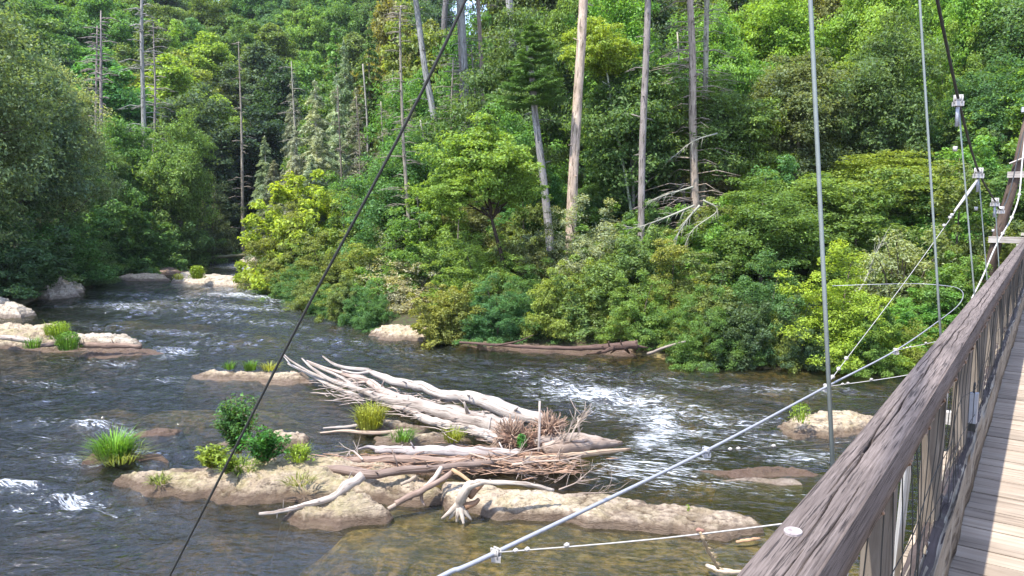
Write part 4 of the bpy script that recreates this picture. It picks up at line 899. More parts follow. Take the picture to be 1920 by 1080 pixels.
for px, y0, y1, D, r, lab in [(690, 330, 120, 58, .12, 'slender stem behind the hemlock group'), (1620, 300, 150, 44, .10, 'thin pale stem deep in the slope between the first two suspenders'), (1812, 125, 75, 46, .13, 'pale stem in the dark gap right of the thick main cable'), (1838, 200, 80, 47, .11, 'second pale stem in the dark gap by the main cable'),
                              (1720, 190, 30, 48, .14, 'dark stem in the foliage left of the second suspender'), (1590, 250, 120, 46, .09, 'thin stem right of the nearest suspender top'), (790, 330, 240, 47, .08, 'short dead stem right of the thin banded snag'), (1443, 130, 30, 46, .14, 'bluish stem in the foliage left of the nearest suspender'), (1665, 420, 250, 40, .07, 'thin stem below the tiered bright green tree'), (1875, 280, 90, 44, .1, 'thin stem behind the foliage above the tower')]:
    trunk('slim_tree', [(px, y0), (px + random.uniform(-6, 6), (y0 + y1) / 2), (px + random.uniform(-10, 10), y1)], D, r, r * .6, lab, PGY, 14, 1.0, .1, .2, tr=.018)
# bright maple at the bank with its leaning dark stem
mp = trunk('maple_tree', [(957, 535), (938, 470), (921, 405), (915, 345)], 30.5, .13, .05, 'bright green maple with a leaning dark stem over the bank', (.07, .05, .04), 0)
mo_ = np.array(mp.location); b = MB(); st = at(923, 410, 30.5) - mo_
for px, py in [(850, 345), (880, 320), (960, 330), (990, 350), (830, 370), (910, 300), (950, 380), (870, 390)]:
    q = at(px, py, 30.5 + random.uniform(-1, 1)) - mo_; b.tube(bez([st, st + (q - st) * .5 + np.array([0, 0, .15]), q], 4), lerp_r(.045, .012, 9), 5)
link('limbs', b.mesh('limbs', True), M['bark'], mp, color=(.07, .05, .04))
for px, py, w, h, D, v in [(905, 405, 4.6, 3.6, 30.5, 0), (848, 420, 2.8, 2.0, 30, 1), (968, 415, 2.8, 2.3, 31, 2)]:
    w0, h0, cm, _ = PROTO['maple'][v]; c = link('crown', cm, None, mp, color=C_['bright'], loc=at(px, py, D) - mo_); c.scale = (w / w0, w / w0, h / h0)
# pale dead limbs among the bank foliage
def deadlimb(pts, D, r, label, color=(.40, .40, .34)):
    P = [at(a, b_, D) for a, b_ in pts]; root = empty('dead_limb', P[0], label, 'branch', 'pale dead limbs in the bank foliage'); o = P[0]; b = MB(); Q = bez([p - o for p in P], 5); b.tube(Q, lerp_r(r, r * .25, len(Q)), 6)
    link('limb', b.mesh('limb', True), M['twig'], root, color=color); b = MB()
    for i in range(2, len(Q) - 1):
        for s_ in range(2):
            d = Q[i + 1] - Q[i - 1]; d /= np.linalg.norm(d); q = d * random.uniform(.2, .5) + np.array([random.uniform(-.25, .25), random.uniform(-.1, .1), random.uniform(-.45, .25)]); b.tube([Q[i], Q[i] + q * .5 + np.array([0, 0, .04]), Q[i] + q], [r * .35, r * .22, r * .08], 4)
    link('side_twigs', b.mesh('side_twigs', True), M['twig'], root, color=color)
deadlimb([(1302, 385), (1255, 405), (1200, 425), (1150, 432)], 30.5, .05, 'pale dead limb reaching toward the slim grey trunk')
deadlimb([(1300, 350), (1250, 365), (1210, 380)], 32, .045, 'upper pale dead limb below the shaggy snag')
deadlimb([(1312, 385), (1290, 410), (1268, 445), (1258, 475)], 29.8, .05, 'pale dead limb hanging down in front of the bank shrubs')
deadlimb([(1318, 375), (1345, 395), (1300, 430), (1280, 470)], 30.2, .04, 'forked pale dead limb beside the hanging one')
deadlimb([(1345, 250), (1300, 265), (1255, 300)], 33.8, .04, 'broken pale limb crossing the shaggy snag')
deadlimb([(1605, 555), (1625, 520), (1640, 480), (1655, 450)], 26, .035, 'thin grey dead limb above the brilliant yellow-green shrub')
# ------------------------------------------------------------------ rocks
def rock_mat(name, c0, c1, moss, mossk, wet):
    t = NT(name); p = t.pos(); sx = t.n('ShaderNodeSeparateXYZ'); t.l(p, sx.inputs[0]); nrm = t.n('ShaderNodeNewGeometry').outputs['Normal']; nz = t.n('ShaderNodeSeparateXYZ'); t.l(nrm, nz.inputs[0])
    st = t.mapv(p, (1, 1.6, 5)); n1 = t.noise(st, 1.6, 7, .65, .4); n2 = t.noise(p, 8, 6, .7); n3 = t.noise(p, 2.3, 5, .6)
    col = t.mix(t.ramp(n1, [(.32, 0.0), (.68, 1.0)]), c0, c1); col = t.mix(t.math('MULTIPLY', t.ramp(n2, [(.48, 0.0), (.62, 1.0)]), .62), col, (.15, .115, .09))
    mk = t.math('MULTIPLY', t.ramp(n3, [(.42, 0.0), (.58, 1.0)]), t.math('MULTIPLY_ADD', nz.outputs[2], 1.4, -.35, True)); mk = t.math('MULTIPLY', mk, t.ramp(n2, [(.34, .3), (.6, 1.0)]))
    col = t.mix(t.math('MULTIPLY', mk, mossk), col, moss)
    n4 = t.noise(t.mapv(p, (1, 1, 3)), 22, 5, .7); cr = t.ramp(t.noise(t.mapv(p, (1.2, 2.2, 6)), 2.6, 6, .6, 1.2), [(.36, 1.0), (.42, 0.0)])
    col = t.mix(t.math('MULTIPLY', cr, .6), col, (.07, .05, .035)); col = t.mix(t.math('MULTIPLY', t.ramp(n4, [(.3, 1.0), (.5, 0.0)]), .28), col, (.14, .105, .08))
    w = t.math('MULTIPLY_ADD', n2, -.14, t.math('ADD', sx.outputs[2], .0)); wf = t.ramp(t.math('MULTIPLY_ADD', w, 4.0, .2), [(.3, 1.0), (.72, 0.0)])
    col = t.mix(t.math('MULTIPLY', wf, wet), col, (.10, .062, .04))
    ro = t.math('MULTIPLY_ADD', wf, -.55, .9)
    h = t.math('ADD', t.math('ADD', n1, t.math('MULTIPLY', n2, .5)), t.math('MULTIPLY', n4, .5))
    return t.done(t.pbr(col, ro, t.bump(h, 1.0, .09), .3))
M['rock'] = rock_mat('tan_rock', (.44, .34, .235), (.66, .545, .41), (.40, .34, .16), .5, .8)
M['mossy'] = rock_mat('mossy_rock', (.34, .26, .175), (.56, .455, .33), (.38, .34, .14), .65, .85)
M['pale_rock'] = rock_mat('pale_rock', (.43, .35, .27), (.64, .56, .46), (.42, .38, .22), .3, .6)
M['brown_rock'] = rock_mat('brown_rock', (.17, .11, .085), (.34, .24, .19), (.24, .22, .08), .4, .8)
def rock(poly, Hh, mat, label, name='rock', tops=None, res=None, k=.35, rough=.06, group=None, world=False, base=0.0, layer=0.0, seed=None, ridge=None, terr=.65):
    """outline of the waterline in (px, py); Hh height; ridge = [(px,py,h,r)] local bulges"""
    P = np.array(poly) if world else np.array([onz(a, b)[:2] for a, b in poly]); seed = seed or int(abs(P.sum() * 1000)) % 977
    if Hh < .15: Hh += .035; terr = 0.0
    c = P.mean(0); lo, hi = P.min(0) - .5, P.max(0) + .5; ext = (hi - lo).max()
    res = res or max(.022, ext / 260); gx = np.arange(lo[0], hi[0] + res, res); gy = np.arange(lo[1], hi[1] + res, res); X, Y = np.meshgrid(gx, gy); x, y = X.ravel(), Y.ravel()
    wx = .22 * fbm(P3(x * 1.4, y * 1.4), 3, seed); wy = .22 * fbm(P3(x * 1.4, y * 1.4), 3, seed + 50); s_ = min(1, ext / 4)
    pt = np.stack([x + wx * s_, y + wy * s_], 1); best = np.full(len(x), 9.0); ins = np.zeros(len(x), bool); n = len(P)
    for i in range(n):
        a, b = P[i], P[(i + 1) % n]; ab = b - a; t = np.clip(((pt - a) @ ab) / (ab @ ab), 0, 1); best = np.minimum(best, np.linalg.norm(pt - a - t[:, None] * ab, axis=1))
        ins ^= ((a[1] > pt[:, 1]) != (b[1] > pt[:, 1])) & (pt[:, 0] < (b[0] - a[0]) * (pt[:, 1] - a[1]) / (b[1] - a[1] + 1e-12) + a[0])
    d = np.where(ins, best, -best)
    h = Hh * (1 - np.exp(-np.maximum(d, 0) / k))
    h = h * (1 + .18 * fbm(P3(x * .9, y * .9), 3, seed + 3))
    if ridge:
        for a, b, hh, r in ridge:
            q = onz(a, b); h = h + hh * np.exp(-((x - q[0]) ** 2 + (y - q[1]) ** 2) / r ** 2) * (d > 0) * np.minimum(1, np.maximum(d, 0) / .25)
    nn = fbm(P3(x * 2.6, y * 4.2), 5, seed + 9, .6); rg = 1 - np.abs(fbm(P3(x * 1.1, y * 2.2), 3, seed + 21)); h = h + rough * (nn * .8 + 1.2 * (rg - .6)) * smooth(0, .25, d)
    q = max(.05, Hh * .26); tq = h / q + .5 * fbm(P3(x * .7, y * .7), 2, seed + 31); fr = tq - np.floor(tq); h = h * (1 - terr) + terr * q * (np.floor(tq) + smooth(.30, .62, fr) - .5 * fbm(P3(x * .7, y * .7), 2, seed + 31)) * (d > 0)
    fine = 1 - np.abs(fbm(P3(x * 6, y * 9), 4, seed + 77, .6)); h = h + min(.03, Hh * .12) * (fine - .6) * smooth(0, .1, d)
    cl_ = np.exp(-(fbm(P3(x * .8 + y * .3, y * 1.5), 3, seed + 41) / .03) ** 2) + .6 * np.exp(-(fbm(P3(x * 2.1, y * 3.0 + x * .5), 3, seed + 43) / .05) ** 2); h = h - min(.06, Hh * .3) * cl_ * smooth(0, .12, d)
    if layer: h = h - layer * .8 * (np.abs((h / layer + .4 * fbm(P3(x * .8, y * .8), 2, seed)) % 1 - .5) - .25) * smooth(0, .15, d)
    z = np.where(d > 0, h, d * 3.4 - np.maximum(-d - .2, 0) * 3) + base
    N = np.stack([x, y, np.maximum(z, -1.9)], 1); i = np.arange(len(x)).reshape(X.shape)
    F = np.stack([i[:-1, :-1].ravel(), i[:-1, 1:].ravel(), i[1:, 1:].ravel(), i[1:, :-1].ravel()], 1); F = F[(d[F] > -.42).any(1)]
    us = np.unique(F); rm = np.full(len(x), -1); rm[us] = np.arange(len(us)); F = rm[F]; N = N[us]
    o0 = np.array([c[0], c[1], 0]); me = np_mesh(name, N - o0, F, True)
    return link(name, me, M[mat], None, label, 'rock', group, loc=o0)
def ell(px, py, rx, ry, n=14, tilt=0.0):
    c = onz(px, py); r = random.Random(int(px * 7 + py)); sx = rx / FPX * math.hypot(c[0], c[1]); e = onz(px, py + ry); sy = abs(c[1] - e[1])
    return [(c[0] + sx * math.cos(a) * r.uniform(.82, 1.12) + tilt * math.sin(a), c[1] + sy * math.sin(a) * r.uniform(.82, 1.12)) for a in np.linspace(0, 2 * PI, n, endpoint=False)]
RG = 'rocks in the river'
rock([(205, 914), (270, 925), (340, 936), (450, 946), (560, 952), (660, 956), (760, 950), (830, 940), (815, 900), (720, 893), (620, 885), (540, 876), (455, 876), (380, 884), (300, 895), (250, 902)], .25, 'mossy', 'big mossy island rock under the leafy shrubs', ridge=[(540, 905, .12, .8), (640, 900, .08, .7)], rough=.06, k=.2, terr=.5)
rock([(800, 950), (860, 972), (930, 980), (1040, 984), (1150, 989), (1180, 987), (1260, 996), (1330, 1007), (1400, 1007), (1436, 1003), (1390, 980), (1300, 957), (1180, 946), (1080, 937), (980, 930), (900, 922), (830, 920)], .13, 'rock', 'long pale slab rock stretching toward the handrail', ridge=[(950, 950, .05, 1.0)], rough=.014, k=.05, terr=.15)
rock([(520, 965), (560, 985), (640, 990), (720, 986), (732, 975), (700, 958), (620, 955), (560, 955)], .22, 'mossy', 'low dark front rock below the split branch', ridge=[(660, 972, .16, .5)], k=.15)
rock([(484, 838), (520, 846), (572, 842), (576, 826), (540, 818), (495, 820)], .30, 'rock', 'yellowish rounded boulder behind the leafy shrub', k=.18)
rock([(410, 832), (450, 842), (490, 838), (480, 826), (440, 822)], .12, 'rock', 'flat pale rock between the tall shrub and the rounded boulder')
rock([(356, 705), (400, 715), (470, 718), (540, 722), (600, 716), (570, 704), (480, 700), (400, 697)], .20, 'rock', 'long tan rock with small grass tufts at the tips of the bleached branches', k=.3)
rock([(140, 646), (200, 650), (268, 652), (272, 641), (200, 633), (150, 634)], .30, 'pale_rock', 'long flat pale rock at the tip of the grassy left islet', k=.2)
rock([(-90, 650), (0, 656), (90, 660), (170, 658), (170, 640), (100, 630), (20, 624), (-60, 620), (-110, 632)], .26, 'mossy', 'mossy brown rock under the logs and grass of the left islet', k=.3, rough=.12)
rock([(0, 626), (60, 628), (130, 632), (125, 622), (60, 618), (-30, 616)], .34, 'rock', 'tan rock at the back of the left islet', k=.25)
rock(ell(40, 664, 30, 6), .30, 'brown_rock', 'rounded brown rock between the square rock and the pinkish one')
rock(ell(250, 655, 30, 5), .26, 'pale_rock', 'pale block under the tip of the long flat islet rock')
rock(ell(-20, 672, 55, 9), .5, 'brown_rock', 'brown square rock cut by the edge of the picture')
rock(ell(85, 668, 28, 6), .28, 'brown_rock', 'small pinkish rock at the foot of the grassy islet')
rock(ell(130, 668, 34, 7), .30, 'brown_rock', 'brown rock below the grass of the islet')
rock(ell(195, 668, 34, 7), .22, 'brown_rock', 'reddish rock at the end of the grassy islet')
rock([(150, 672), (230, 672), (310, 664), (290, 655), (220, 652), (160, 656)], .08, 'brown_rock', 'low wet brown shelf tapering off the grassy islet')
rock([(323, 531), (360, 536), (420, 540), (462, 541), (455, 533), (400, 525), (340, 524)], .42, 'pale_rock', 'white rock ridge in the rapids of the bend', ridge=[(425, 534, .3, 1.2), (345, 529, .25, 1.2)], k=.5)
rock([(215, 524), (250, 528), (320, 527), (310, 520), (240, 517)], .28, 'rock', 'low mossy rock joined to the white ridge')
rock(ell(365, 560, 24, 3), .18, 'pale_rock', 'small pale stone beside the far rapids')
rock(ell(225, 592, 30, 3.5), .10, 'brown_rock', 'thin wet stone in the shallows of the far rapids')
rock(ell(270, 600, 48, 4), .10, 'pale_rock', 'pale flat stone in the shallows above the grassy islet')
rock(ell(215, 603, 40, 3), .08, 'brown_rock', 'wet flat stone beside the pale one in the shallows')
rock(ell(275, 612, 30, 3), .08, 'pale_rock', 'small bleached stone just upstream of the grassy islet')
rock(ell(505, 628, 52, 3.5), .07, 'pale_rock', 'barely emerging pale ledge left of the dark stay cable')
rock([(448, 498), (470, 502), (500, 500), (520, 494), (505, 486), (460, 486)], .8, 'pale_rock', 'pale rock at the far bank of the bend', k=.6)
rock([(690, 630), (740, 638), (800, 640), (850, 640), (845, 627), (780, 622), (705, 620)], .36, 'rock', 'pale flat topped bank rock under the half bare bush', k=.3)
rock(ell(880, 638, 26, 4), .35, 'pale_rock', 'pale bank rock at the end of the drift log')
rock(ell(1120, 664, 28, 3.5), .16, 'pale_rock', 'small white stone below the drift log roots')
rock(ell(1210, 669, 40, 3), .14, 'brown_rock', 'low grey stone at the water edge beyond the log roots')
rock(ell(1175, 660, 14, 3), .22, 'pale_rock', 'tiny pale stone beside the log roots')
rock([(1440, 806), (1470, 822), (1540, 824), (1600, 818), (1650, 806), (1680, 795), (1620, 786), (1540, 786), (1480, 792)], .27, 'rock', 'pale humped rock behind the handrail with a small plant', ridge=[(1560, 802, .12, .6)], k=.3)
rock(ell(1430, 803, 20, 5), .08, 'brown_rock', 'dark wet stone beside the pale humped rock')
rock([(1310, 882), (1380, 894), (1450, 892), (1540, 893), (1560, 884), (1480, 876), (1390, 874)], .07, 'brown_rock', 'pinkish wet ledge in the fast water near the handrail')
rock([(1350, 900), (1420, 906), (1500, 906), (1490, 898), (1400, 895)], .06, 'pale_rock', 'thin pale ledge in front of the pinkish one')
rock([(140, 866), (190, 872), (260, 868), (312, 864), (300, 857), (220, 856), (160, 858)], .13, 'brown_rock', 'reddish ledge under the bright grass tuft', k=.15)
rock([(248, 818), (290, 822), (334, 816), (336, 808), (300, 806), (262, 812)], .16, 'brown_rock', 'brown stone wedge upstream of the bright grass tuft', k=.15)
rock(ell(325, 838, 18, 5), .16, 'rock', 'small tan stone beside the brown wedge')
rock(ell(352, 846, 28, 5), .08, 'pale_rock', 'white flat stone between the wedge and the leafy shrubs')
rock(ell(330, 770, 40, 5), .05, 'pale_rock', 'sunken pale stone upstream of the brown wedge')
rock(ell(235, 799, 26, 3.5), .06, 'brown_rock', 'dark awash stone behind the bright grass tuft')
rock([(655, 808), (720, 814), (790, 812), (800, 800), (740, 796), (670, 800)], .16, 'rock', 'tan slab rock under the yellow grass tuft beside the logs', k=.15)
rock([(700, 830), (760, 834), (850, 832), (890, 826), (860, 818), (760, 818), (710, 822)], .14, 'rock', 'flat tan slab in front of the yellow grass tuft', k=.15)
rock([(590, 880), (680, 890), (800, 892), (880, 880), (870, 858), (760, 852), (660, 856), (600, 866)], .16, 'brown_rock', 'brown rock shelf beneath the driftwood pile', k=.3)
rock([(880, 872), (980, 880), (1060, 872), (1060, 850), (980, 835), (900, 840)], .12, 'brown_rock', 'dark rock under the root ball of the logs', k=.3)
rock([(-40, 592), (30, 598), (66, 592), (35, 578), (-40, 576)], .55, 'pale_rock', 'pale bank stones under the shady shrub', k=.3)
rock([(50, 556), (100, 562), (152, 556), (155, 542), (100, 538), (55, 542)], .75, 'pale_rock', 'pale cobbly bank rock under the drooping shrub', k=.5, rough=.16)
rock([(270, 514), (320, 516), (360, 508), (320, 503), (280, 505)], .3, 'brown_rock', 'dark bank stone below the bend thicket', k=.4)
rock(ell(1320, 768, 60, 5), .03, 'brown_rock', 'orange awash ledge in the fast water', k=.4)
rock(ell(885, 732, 38, 5), .03, 'brown_rock', 'orange awash ledge behind the topmost log', k=.4)
rock(ell(1395, 702, 36, 3.5), .05, 'brown_rock', 'reddish awash ledge below the shaded bank', k=.4)
rock(ell(1160, 902, 22, 5), .06, 'brown_rock', 'orange stone in the white water right of the log pile')
rock(ell(850, 1020, 20, 4), -.0, 'pale_rock', 'small pinkish stone under the clear shallow water', k=.3, base=-.07)

for px, py, rx, ry, hh, mt, lab in [(430, 545, 60, 3, .10, 'brown_rock', 'low wet ledge below the white rock ridge'), (560, 600, 46, 3, .07, 'brown_rock', 'awash brown ledge at the edge of the far rapids'), (160, 590, 40, 3, .12, 'brown_rock', 'dark ledge near the drooping shrub'), (345, 603, 40, 3, .07, 'brown_rock', 'brown sliver of ledge below the far rapids'),
  (310, 648, 50, 4, .10, 'rock', 'tan tail of the grassy islet'), (420, 662, 40, 3, .05, 'brown_rock', 'dark awash stone upstream of the long tan rock'), (150, 700, 50, 4, .06, 'brown_rock', 'dark ledge just below the grassy islet'), (60, 760, 60, 5, .05, 'brown_rock', 'awash ledge in the dark water near the picture edge'),
  (380, 790, 46, 4, .06, 'rock', 'sunken tan ledge behind the tall shrub'), (560, 770, 60, 5, .05, 'rock', 'sunken amber ledge between the shrub and the bleached logs'), (610, 735, 60, 5, .06, 'rock', 'amber awash shelf under the tips of the bleached logs'), (1290, 735, 40, 4, .06, 'brown_rock', 'rusty stone breaking the rapids'),
  (1215, 745, 26, 4, .07, 'brown_rock', 'dark stone in the middle of the white rapids'), (1470, 760, 50, 4, .07, 'brown_rock', 'rusty ledge upstream of the pale humped rock'), (1520, 715, 46, 3, .05, 'brown_rock', 'low dark ledge behind the nearest suspender'), (180, 938, 40, 6, .04, 'brown_rock', 'dark awash stone in the nearest rapids'),
  (960, 690, 40, 3, .05, 'brown_rock', 'small brown ledge in the smooth run behind the logs'), (740, 672, 60, 3.5, .06, 'brown_rock', 'brown ledge in the run behind the forked log tip'), (250, 745, 34, 4, .06, 'brown_rock', 'dark stone amid the ripples above the grass tuft'), (30, 690, 40, 5, .16, 'brown_rock', 'dark stone at the foot of the islet')]:
    rock(ell(px, py, rx, ry), hh, mt, lab, k=.25)
rock([(850, 650), (920, 658), (1020, 662), (1120, 666), (1200, 668), (1195, 660), (1100, 656), (1000, 651), (900, 645)], .16, 'brown_rock', 'low dark broken ledge under the drift log at the far bank', k=.15)

for px, py, r_, b_ in [(232, 906, 9, .12), (262, 922, 12, .06), (300, 918, 8, .16), (345, 928, 10, .10), (375, 905, 9, .20), (410, 938, 12, .06), (700, 942, 10, .10), (745, 950, 14, .02), (775, 962, 12, .0), (795, 968, 10, .0), (820, 978, 9, .0), (690, 905, 8, .22), (755, 925, 9, .16)]:
    o = rock(ell(px, py, r_, 4), .09, random.choice(['rock', 'brown_rock', 'mossy']), 'small loose stone on the edge of the mossy island rock', group='loose stones of the island', k=.08, base=b_, res=.012)
# ------------------------------------------------------------------ driftwood
def zrock(px, py): return onz(px, py)
def on(px, py, z): return onz(px, py, z)
def log(name, pts, radii, label, mat='drift', cat='log', color=(1, 1, 1), branches=(), wob=.05, sides=11, group='logs of the driftwood jam', n=6, pname='stem'):
    """pts: (px, py, z) seen centre line points at height z"""
    P = [on(*q) for q in pts]; o = np.array([P[0][0], P[0][1], P[0][2]]); root = empty(name, o, label, cat, group); Q = bez([p - o for p in P], n)
    R = np.interp(np.linspace(0, 1, len(Q)), np.linspace(0, 1, len(radii)), radii); sd_ = abs(hash(label)) % 997 if False else int(abs(o[0] * 91 + o[1] * 37 + len(label))) 
    jq = P3(np.arange(len(Q)) * .9, np.full(len(Q), sd_ * 1.37)); R = R * .88 * (1 + .16 * fbm(jq, 2, 3)); Q = [q + np.array([0, .6, .5]) * .10 * max(R[i], .03) * 3 * vnoise(jq[i:i + 1] * .6, 9)[0] for i, q in enumerate(Q)]
    b = MB(); b.tube(Q, list(R), sides, True, wob); rr_ = random.Random(sd_)
    if R.max() > .075:
        for _ in range(int(3 + R.max() * 22)):       # broken branch stubs and knots
            i = rr_.randrange(1, len(Q) - 1); a = rr_.uniform(-.6, PI + .6); dq = np.array([rr_.uniform(-.5, .5), -.25 + .5 * math.cos(a), abs(math.sin(a))]); dq /= np.linalg.norm(dq); l_ = R[i] + rr_.choice([.015, .03, .05, .16, .3]) ; b.tube([Q[i] + dq * R[i] * .6, Q[i] + dq * l_], [R[i] * .22, R[i] * rr_.uniform(.05, .16)], 6, True, .15)
    link(pname, b.mesh(pname, True), M[mat], root, color=color)
    for bp, br_ in branches:
        q = bez([on(*z) - o for z in bp], 4); b = MB(); b.tube(q, lerp_r(br_[0], br_[1], len(q)), 7, True, .06); link('branch', b.mesh('branch', True), M[mat], root, color=color)
    return root, o, Q
WHT, PNK, BRW, LIL = (1.08, 1.06, 1.02), (.88, .84, .79), (.72, .58, .5), (1.0, .98, 1.0)
log('bleached_log', [(688, 694, .42), (740, 716, .46), (790, 724, .46), (832, 741, .46), (885, 746, .48), (950, 770, .5), (1020, 790, .52)], [.07, .13, .135, .14, .19, .20, .17], 'topmost bleached log with a forked tip, reaching the root ball', color=WHT,
    branches=[([(690, 694, .42), (650, 690, .46), (625, 682, .55), (605, 668, .62)], (.07, .022)), ([(700, 697, .42), (668, 700, .4), (640, 694, .42)], (.05, .02)), ([(885, 748, .55), (880, 735, .7)], (.03, .012))])
log('bleached_log', [(700, 742, .30), (745, 752, .32), (800, 764, .36), (860, 780, .38), (920, 795, .38), (975, 806, .36)], [.10, .15, .18, .21, .23, .22], 'thickest pinkish log in the middle of the jam, running into the root ball', color=PNK,
    branches=[([(705, 742, .3), (660, 726, .34), (620, 712, .40), (585, 690, .5), (566, 672, .6)], (.085, .02)), ([(670, 730, .32), (640, 708, .4), (600, 690, .48), (572, 678, .5)], (.06, .018)), ([(625, 714, .38), (590, 702, .4), (548, 678, .52), (530, 662, .62)], (.05, .012))])
log('bleached_log', [(640, 700, .30), (690, 716, .32), (725, 738, .3), (775, 752, .28), (800, 760, .25)], [.06, .11, .12, .12, .10], 'pinkish log wedged between the topmost and the thickest one', color=(1.05, .92, .85),
    branches=[([(650, 702, .3), (610, 690, .38), (575, 676, .46)], (.055, .018)), ([(690, 716, .34), (650, 718, .3), (610, 706, .3)], (.04, .015))])
log('bleached_log', [(540, 682, .30), (580, 702, .28), (625, 725, .24), (660, 738, .2), (690, 744, .14)], [.035, .05, .06, .06, .05], 'slender white branch lowest at the tan rock', color=WHT, branches=[([(545, 684, .3), (532, 668, .42)], (.03, .01))])
log('bleached_log', [(738, 762, .22), (770, 770, .22), (795, 784, .18), (830, 794, .18), (880, 804, .22), (930, 822, .26), (955, 832, .25)], [.05, .085, .11, .12, .12, .13, .12], 'wavy bleached log below the thickest one', color=WHT)
log('grey_log', [(705, 842, .26), (780, 845, .27), (860, 848, .28), (930, 850, .28), (975, 852, .26)], [.09, .11, .115, .12, .11], 'smooth lilac grey log lying level in front of the root ball', color=LIL, branches=[([(710, 842, .26), (690, 838, .3), (672, 842, .34)], (.05, .015))])
log('brown_log', [(600, 866, .30), (680, 864, .28), (760, 862, .28), (840, 866, .26), (930, 868, .24), (1010, 862, .24)], [.06, .09, .10, .10, .09, .07], 'long brown twiggy log below the lilac grey one', color=BRW)
log('brown_log', [(590, 878, .30), (640, 880, .34), (700, 888, .40), (760, 882, .42), (840, 876, .36), (930, 866, .3)], [.05, .08, .09, .08, .07, .05], 'dark bent log resting on the mossy island rock', color=(.55, .45, .40))
log('broken_log', [(985, 862, .26), (1050, 858, .26), (1120, 848, .24), (1182, 842, .22)], [.09, .085, .07, .03], 'tan broken log pointing over the white water', color=(1.05, .88, .68))
log('broken_log', [(1020, 842, .40), (1070, 838, .38), (1120, 832, .30), (1165, 832, .16)], [.14, .17, .14, .05], 'split brown stub wedged beside the root ball', color=(.85, .72, .62))
log('broken_log', [(1000, 830, .42), (1060, 820, .42), (1110, 822, .36), (1150, 828, .26)], [.09, .11, .09, .03], 'flat weathered plank end behind the split stub', color=(.95, .86, .78))
log('brown_log', [(880, 880, .05), (960, 884, .06), (1040, 880, .05)], [.06, .07, .05], 'half sunken log under the debris of the root ball', color=(.7, .58, .5))
log('driftwood_branch', [(486, 964, .10), (530, 958, .16), (580, 945, .25), (625, 932, .34), (650, 912, .5), (680, 893, .62)], [.025, .04, .05, .07, .10, .085], 'split branch with a dark broken end dipping into the blue pool', cat='branch', color=(1.1, 1.05, 1.0), group='loose branches', branches=[([(520, 960, .14), (519, 972, .04)], (.015, .006)), ([(625, 932, .32), (630, 944, .2)], (.03, .01))])
log('driftwood_branch', [(728, 954, .12), (780, 925, .30), (812, 900, .42), (828, 876, .55)], [.035, .045, .05, .04], 'straight pale stick leaning on the jam, lower of two', cat='branch', group='loose branches', color=(1, .9, .8))
log('driftwood_branch', [(742, 944, .2), (790, 920, .34), (830, 898, .44), (852, 882, .5)], [.05, .06, .055, .05], 'brown stick leaning on the jam beside the straight pale one', cat='branch', group='loose branches', color=(.7, .56, .48), branches=[([(792, 918, .36), (790, 935, .2), (797, 948, .1)], (.035, .015))])
log('driftwood_branch', [(848, 880, .55), (864, 890, .5), (882, 903, .42)], [.035, .035, .03], 'short orange stick above the stump roots', cat='branch', group='loose branches', color=(1.25, .95, .6))
log('driftwood_branch', [(752, 908, .4), (768, 901, .42), (780, 893, .46)], [.03, .035, .03], 'short sawn stick lying on the island rock', cat='branch', group='loose branches', color=(1, .88, .72))
log('bleached_log', [(606, 803, .06), (640, 801, .10), (675, 798, .14)], [.02, .04, .04], 'thin white stick awash left of the yellow grass tuft', color=WHT)
log('bleached_log', [(600, 812, .04), (650, 808, .08), (700, 812, .12), (770, 806, .16)], [.02, .04, .05, .04], 'low tan stick awash below the yellow grass tuft', color=(1.05, .9, .75))
log('upright_stick', [(1009, 868, .05), (1011, 810, .70), (1012, 752, 1.25)], [.032, .03, .022], 'white stick standing upright in the root ball', cat='stick', group=None, color=(1.3, 1.25, 1.2), n=3)
log('drift_log', [(862, 642, .32), (950, 648, .36), (1030, 652, .38), (1100, 652, .42), (1150, 650, .48), (1195, 646, .55)], [.04, .06, .07, .09, .14, .17], 'long dark reddish drift log lying along the far bank', color=(.30, .21, .18), group=None, branches=[([(1150, 652, .5), (1130, 660, .3), (1100, 664, .05)], (.08, .02)), ([(1170, 650, .5), (1180, 662, .15)], (.08, .03)), ([(1160, 650, .5), (1145, 662, .1)], (.06, .02)), ([(1185, 648, .5), (1215, 652, .4)], (.08, .02)), ([(930, 648, .4), (970, 640, .7), (1000, 628, 1.1)], (.04, .012))])
log('drift_log', [(1215, 664, .15), (1250, 650, .5), (1285, 640, .8)], [.06, .05, .03], 'thin grey stick slanting up the far bank', cat='branch', color=(.8, .74, .68), group=None)
log('drift_log', [(1680, 676, .3), (1650, 668, .45), (1600, 668, .4)], [.05, .05, .02], 'bent grey root in the shade under the wind cable', cat='root', color=(.8, .7, .62), group=None)
log('drift_log', [(368, 486, .3), (410, 482, .6), (460, 477, .9)], [.14, .14, .1], 'mossy log lying across the head of the river', color=(.55, .60, .38), group=None)
log('drift_log', [(0, 632, .46), (40, 637, .44), (75, 642, .42)], [.10, .11, .08], 'grey log lying on the grassy islet', color=(.9, .84, .78), group='logs on the grassy islet')
log('drift_log', [(55, 650, .36), (100, 645, .45), (150, 634, .52)], [.07, .10, .06], 'dark log leaning over the stones of the islet', color=(.55, .46, .42), group='logs on the grassy islet')
log('drift_log', [(150, 648, .36), (205, 648, .36), (265, 650, .3)], [.10, .11, .08], 'brown rotten log under the flat rock of the islet', color=(.6, .46, .38), group='logs on the grassy islet')
